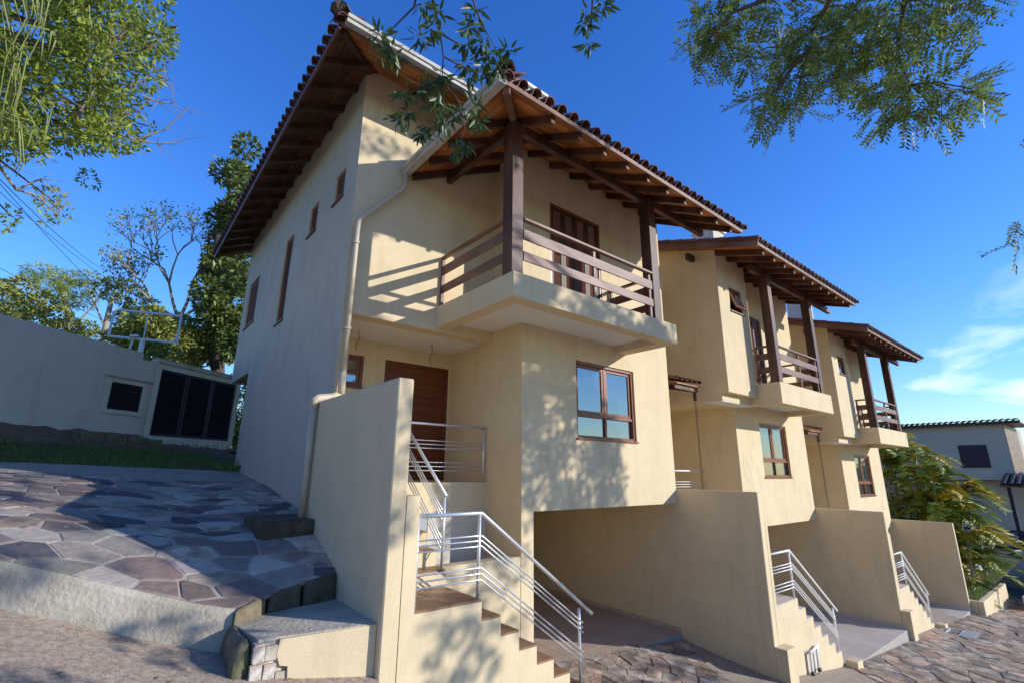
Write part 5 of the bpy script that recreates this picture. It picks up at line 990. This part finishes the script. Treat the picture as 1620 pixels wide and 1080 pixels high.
# palm clump beyond the last wall
T = thing('palm_clump', (28, 6.5, -4.6), 'dense clump of feathery palms between the last townhouse and the dark roofed house', 'palm')
st_ = MB(); C = []; D = []; U = []; Yw = []; Rm = MB(); rp = random.Random(9)
for k in range(36):
    bx = 27.6+rp.uniform(-1.4, 1.4); by = 6.4+rp.uniform(-1.9, 1.9); h = rp.uniform(0.5, 3.2+1.05*(by-4.5)); top = Vector((bx+rp.uniform(-.3, .3), by-0.15*h*rp.uniform(0, 1), -4.6+h))
    st_.tube([(bx, by, -5.2), ((bx+top.x)/2, (by+top.y)/2, -4.8+h/2), top], 0.05, 6)
    for j in range(11):
        az = rp.uniform(0, 2*math.pi); el = rp.uniform(0.15, 1.35); L = rp.uniform(1.5, 2.4); hd = Vector((math.cos(az), math.sin(az), 0)); pts = []
        for i in range(9):
            t = i/8; e2 = el-1.6*t*t*0.8; 
            pts.append(top+hd*L*(t*math.cos(el)*0.9+0.1*t)+Vector((0, 0, L*(t*math.sin(el)-0.75*t*t*0.9))))
        Rm.tube(pts, 0.014, 4, r1=0.005, cap=False); yel = rp.random() < 0.22
        for i in range(50):
            t = 0.12+0.86*i/49; f_ = t*8; a = int(min(f_, 7)); p = pts[a].lerp(pts[a+1], f_-a); d = (pts[a+1]-pts[a]).normalized(); s = d.cross(Vector((0, 0, 1))).normalized()
            for sg in (-1, 1):
                C.append(tuple(p)); q = s*sg+d*0.7+Vector((0, 0, 0.25-0.5*rp.random())); D.append(tuple(q)); U.append(tuple(s.cross(d)*1.0+Vector((rp.uniform(-.9,.9), rp.uniform(-1.6,.6), rp.uniform(-.6,.6))))); Yw.append(yel or (rp.random() < 0.04))
C = np.array(C); D = np.array(D); U = np.array(U); Yw = np.array(Yw)
for flg, mm, nm in ((False, palm_m, 'fronds'), (True, palm_y, 'yellow_fronds')):
    q = Yw == flg; leaves(nm, C[q], D[q], U[q], rng.uniform(0.26, 0.44, q.sum()), 0.040, mm, T, long_=True)
st_.obj('stems', bark_pale, T, True); Rm.obj('frond_ribs', palm_y, T, True)
# planter and garden edge to the right of the last wall
pl = thing('planter', (25, 4.5, -5), 'low cream planter box holding grass at the foot of the end wall', 'planter')
bevel(MB().box(23.66, 28.4, 3.90, 4.06, -5.3, -4.08).obj('planter_wall', stucco, pl), 0.01); bevel(MB().box(23.66, 23.82, 4.065, 5.2, -5.3, -4.08).obj('planter_wall', stucco, pl), 0.01)
gz = lambda x, y: -4.12+0.16*max(0, y-4.0)+0.02*(x-23.8)
gb = grid('garden_bed', [23.83+0.5*i for i in range(32)], [4.07+0.5*i for i in range(14)], gz, grass_b); gb['kind'] = 'structure'
n = 16000; X = rng.uniform(23.9, 34, n); Y = rng.uniform(4.1, 8, n); Z = -4.12+0.16*(Y-4)+0.02*(X-23.8); D = rdir(n); D[:, 2] = np.abs(D[:, 2])+0.8
leaves('grass', np.stack([X, Y, Z], 1), D, rdir(n), rng.uniform(0.06, 0.13, n), 0.014, grass_m, kind='stuff')
for i in range(5):
    x = 25.4+i*1.35; tag(bevel(MB().box(x, x+1.3, 4.75+i*0.0, 4.95, -4.6, gz(x, 4.8)+0.20-0.0*i).obj('garden_kerb', white_pt, None), 0.02), 'pale kerb block in the stepped row edging the sloping grass', 'kerb block', 'kerb blocks edging the garden')
gw = MB().box(27.5, 44, 3.2, 3.4, -6.5, -4.35).obj('garden_wall', stucco_old); tag(gw, 'low pale retaining wall along the street at the right edge', 'wall')

# neighbouring house, right edge
N = thing('house', (43, 7, -5), 'dark roofed neighbouring house behind the palms at the right edge', 'house')
MB().box(39.6, 47, 4.0, 12, -0.2, 2.95).obj('wall', nb_wall, N)
MB().box(40.4, 47, 2.2, 12, -4.0, -0.25).obj('wall', nb_wall, N)
wn = frame_mb(1.25, 1.3, 0.06, -0.04, 0.1).obj('window', louver_m, N, M=fr(39.6, 6.15, 0.48, LEFT))
MB().box(39.54, 39.6, 4.95, 6.1, 0.54, 1.72).obj('shutter_back', louver_m, wn)
for i in range(2): louvre(wn, fr(39.6, 6.09-0.57*i, 0.54, LEFT) @ Matrix.Translation((0, -0.05, 0)), 0.565, 1.18, 16, mm=louver_m, fm=louver_m)
rf = MB().poly([(39.3, 3.3, 2.95), (39.3, 12.2, 2.95), (45, 12.2, 3.02), (45, 3.3, 3.02)][::-1], (0, 0, 0.06)).obj('roof', rail_wood, N)
for i in range(32):
    s = 3.4+0.27*i; Y = Vector((1, 0, 0.02)).normalized(); Xx = Vector((0, -1, 0)); R3 = Matrix((Xx, Y, Xx.cross(Y))).transposed().to_4x4()
    link('roof_tile', cap_mesh('roof_tile', roof_dark, r=0.17, L=0.5, key='n2'), rf, Matrix.Translation((39.15, s, 3.02)) @ R3)
MB().beam((39.28, 3.25, 2.98), (39.28, 12.2, 2.98), 0.04, 0.16).obj('fascia', roof_dark, rf)
MB().add([(39.6, 3.98, 0.1), (45, 3.98, 0.1), (45, 3.98, 2.95), (39.6, 3.98, 2.95)], [(0, 1, 2, 3)]).obj('gable_boards', rail_wood, N)
lr = MB().poly([(37.4, 1.0, -0.55), (37.4, 4.5, -0.55), (40.5, 4.5, 0.15), (40.5, 1.0, 0.15)][::-1], (0, 0, 0.07)).obj('porch_roof', rail_wood, N)
for i in range(13):
    s = 1.05+0.27*i; Y = Vector((1, 0, 0.226)).normalized(); Xx = Vector((0, -1, 0)); R3 = Matrix((Xx, Y, Xx.cross(Y))).transposed().to_4x4()
    for j in range(6): link('roof_tile', cap_mesh('roof_tile', roof_dark, r=0.12, L=0.5, key='n'), lr, Matrix.Translation((37.25+j*0.42, s, -0.42+j*0.095)) @ R3)
for y in (4.1, 1.2): MB().box(37.6, 37.75, y, y+0.15, -3.7, -0.5).obj('porch_post', louver_m, N)
MB().box(37.3, 41, 0.5, 9, -3.95, -3.75).obj('terrace', white_pt, N)
MB().box(37.4, 41, 0.5, 9, -4.9, -3.952).obj('terrace_wall', blue_band, N); MB().box(37.35, 41, 0.5, 9, -7.5, -4.902).obj('terrace_wall', stucco_old, N)
fn = MB().beam((37.6, 0.6, -2.78), (37.6, 7.6, -2.78), 0.10, 0.12).obj('terrace_fence', louver_m, N)
MB().beam((37.6, 0.6, -3.62), (37.6, 7.6, -3.62), 0.08, 0.10).obj('bottom_rail', louver_m, fn)
for i in range(5):
    y = 0.65+1.7*i; MB().box(37.55, 37.65, y-0.05, y+0.05, -3.75, -2.84).obj('fence_post', louver_m, fn)
    if i < 4:
        MB().beam((37.59, y+.06, -3.58), (37.59, y+1.64, -2.84), 0.05, 0.08).obj('brace', louver_m, fn); MB().beam((37.62, y+.06, -2.84), (37.62, y+1.64, -3.58), 0.05, 0.08).obj('brace', louver_m, fn)
# far towers on a hill
for i, (y, w, zt_) in enumerate(((38.5, 4.5, 13.5), (33.0, 5, 16.0), (26, 6, 12.5))):
    tw_ = thing('tower_block', (400, y, -10), ['pale distant tower block nearest the dark roofed house', 'tallest pale distant tower block above the hill', 'distant tower block at the very right edge'][i], 'building', 'distant tower blocks')
    MB().box(400, 408, y, y+w, -12, zt_).obj('wall', tower_m, tw_)
    for a in range(7):
        for b_ in range(4): boxpiece('window', glass, tw_, (399.95, y+w*(b_+0.5)/4, zt_-1.2-a*1.5), (0.2, w/4*0.55, 0.8))
hs_ = grid('hills', [300, 340, 370, 390, 500, 700], [-120, -60, 0, 20, 40, 80, 140], lambda x, y: -12+(17+2*math.sin(y*0.13)+1.5*math.sin(y*.41))*max(0, 1-abs(x-400)/95), hill_m); hs_['kind'] = 'structure'

# fallen leaves scattered on the paving
Fl = []
for i in range(420):
    k = i % 3
    if k == 0: x, y = rng.uniform(-2.5, 2.2), rng.uniform(2.6, 5.0); z = upper_road(x, y)+0.01
    elif k == 1: x, y = rng.uniform(6.5, 22), rng.uniform(-1.5, 4.1); z = street_z(x, y)+0.02
    else:
        x, y = rng.uniform(-2.5, 2.1), rng.uniform(6.2, 12.0); z = patio_z(x, y)+0.012
    Fl.append((x, y, z))
D = rdir(len(Fl)); D[:, 2] *= 0.1
leaves('fallen_leaves', Fl, D, np.tile([0.1, 0, 1.0], (len(Fl), 1)), rng.uniform(0.03, 0.07, len(Fl)), 0.025, dead_leaf, kind='stuff')
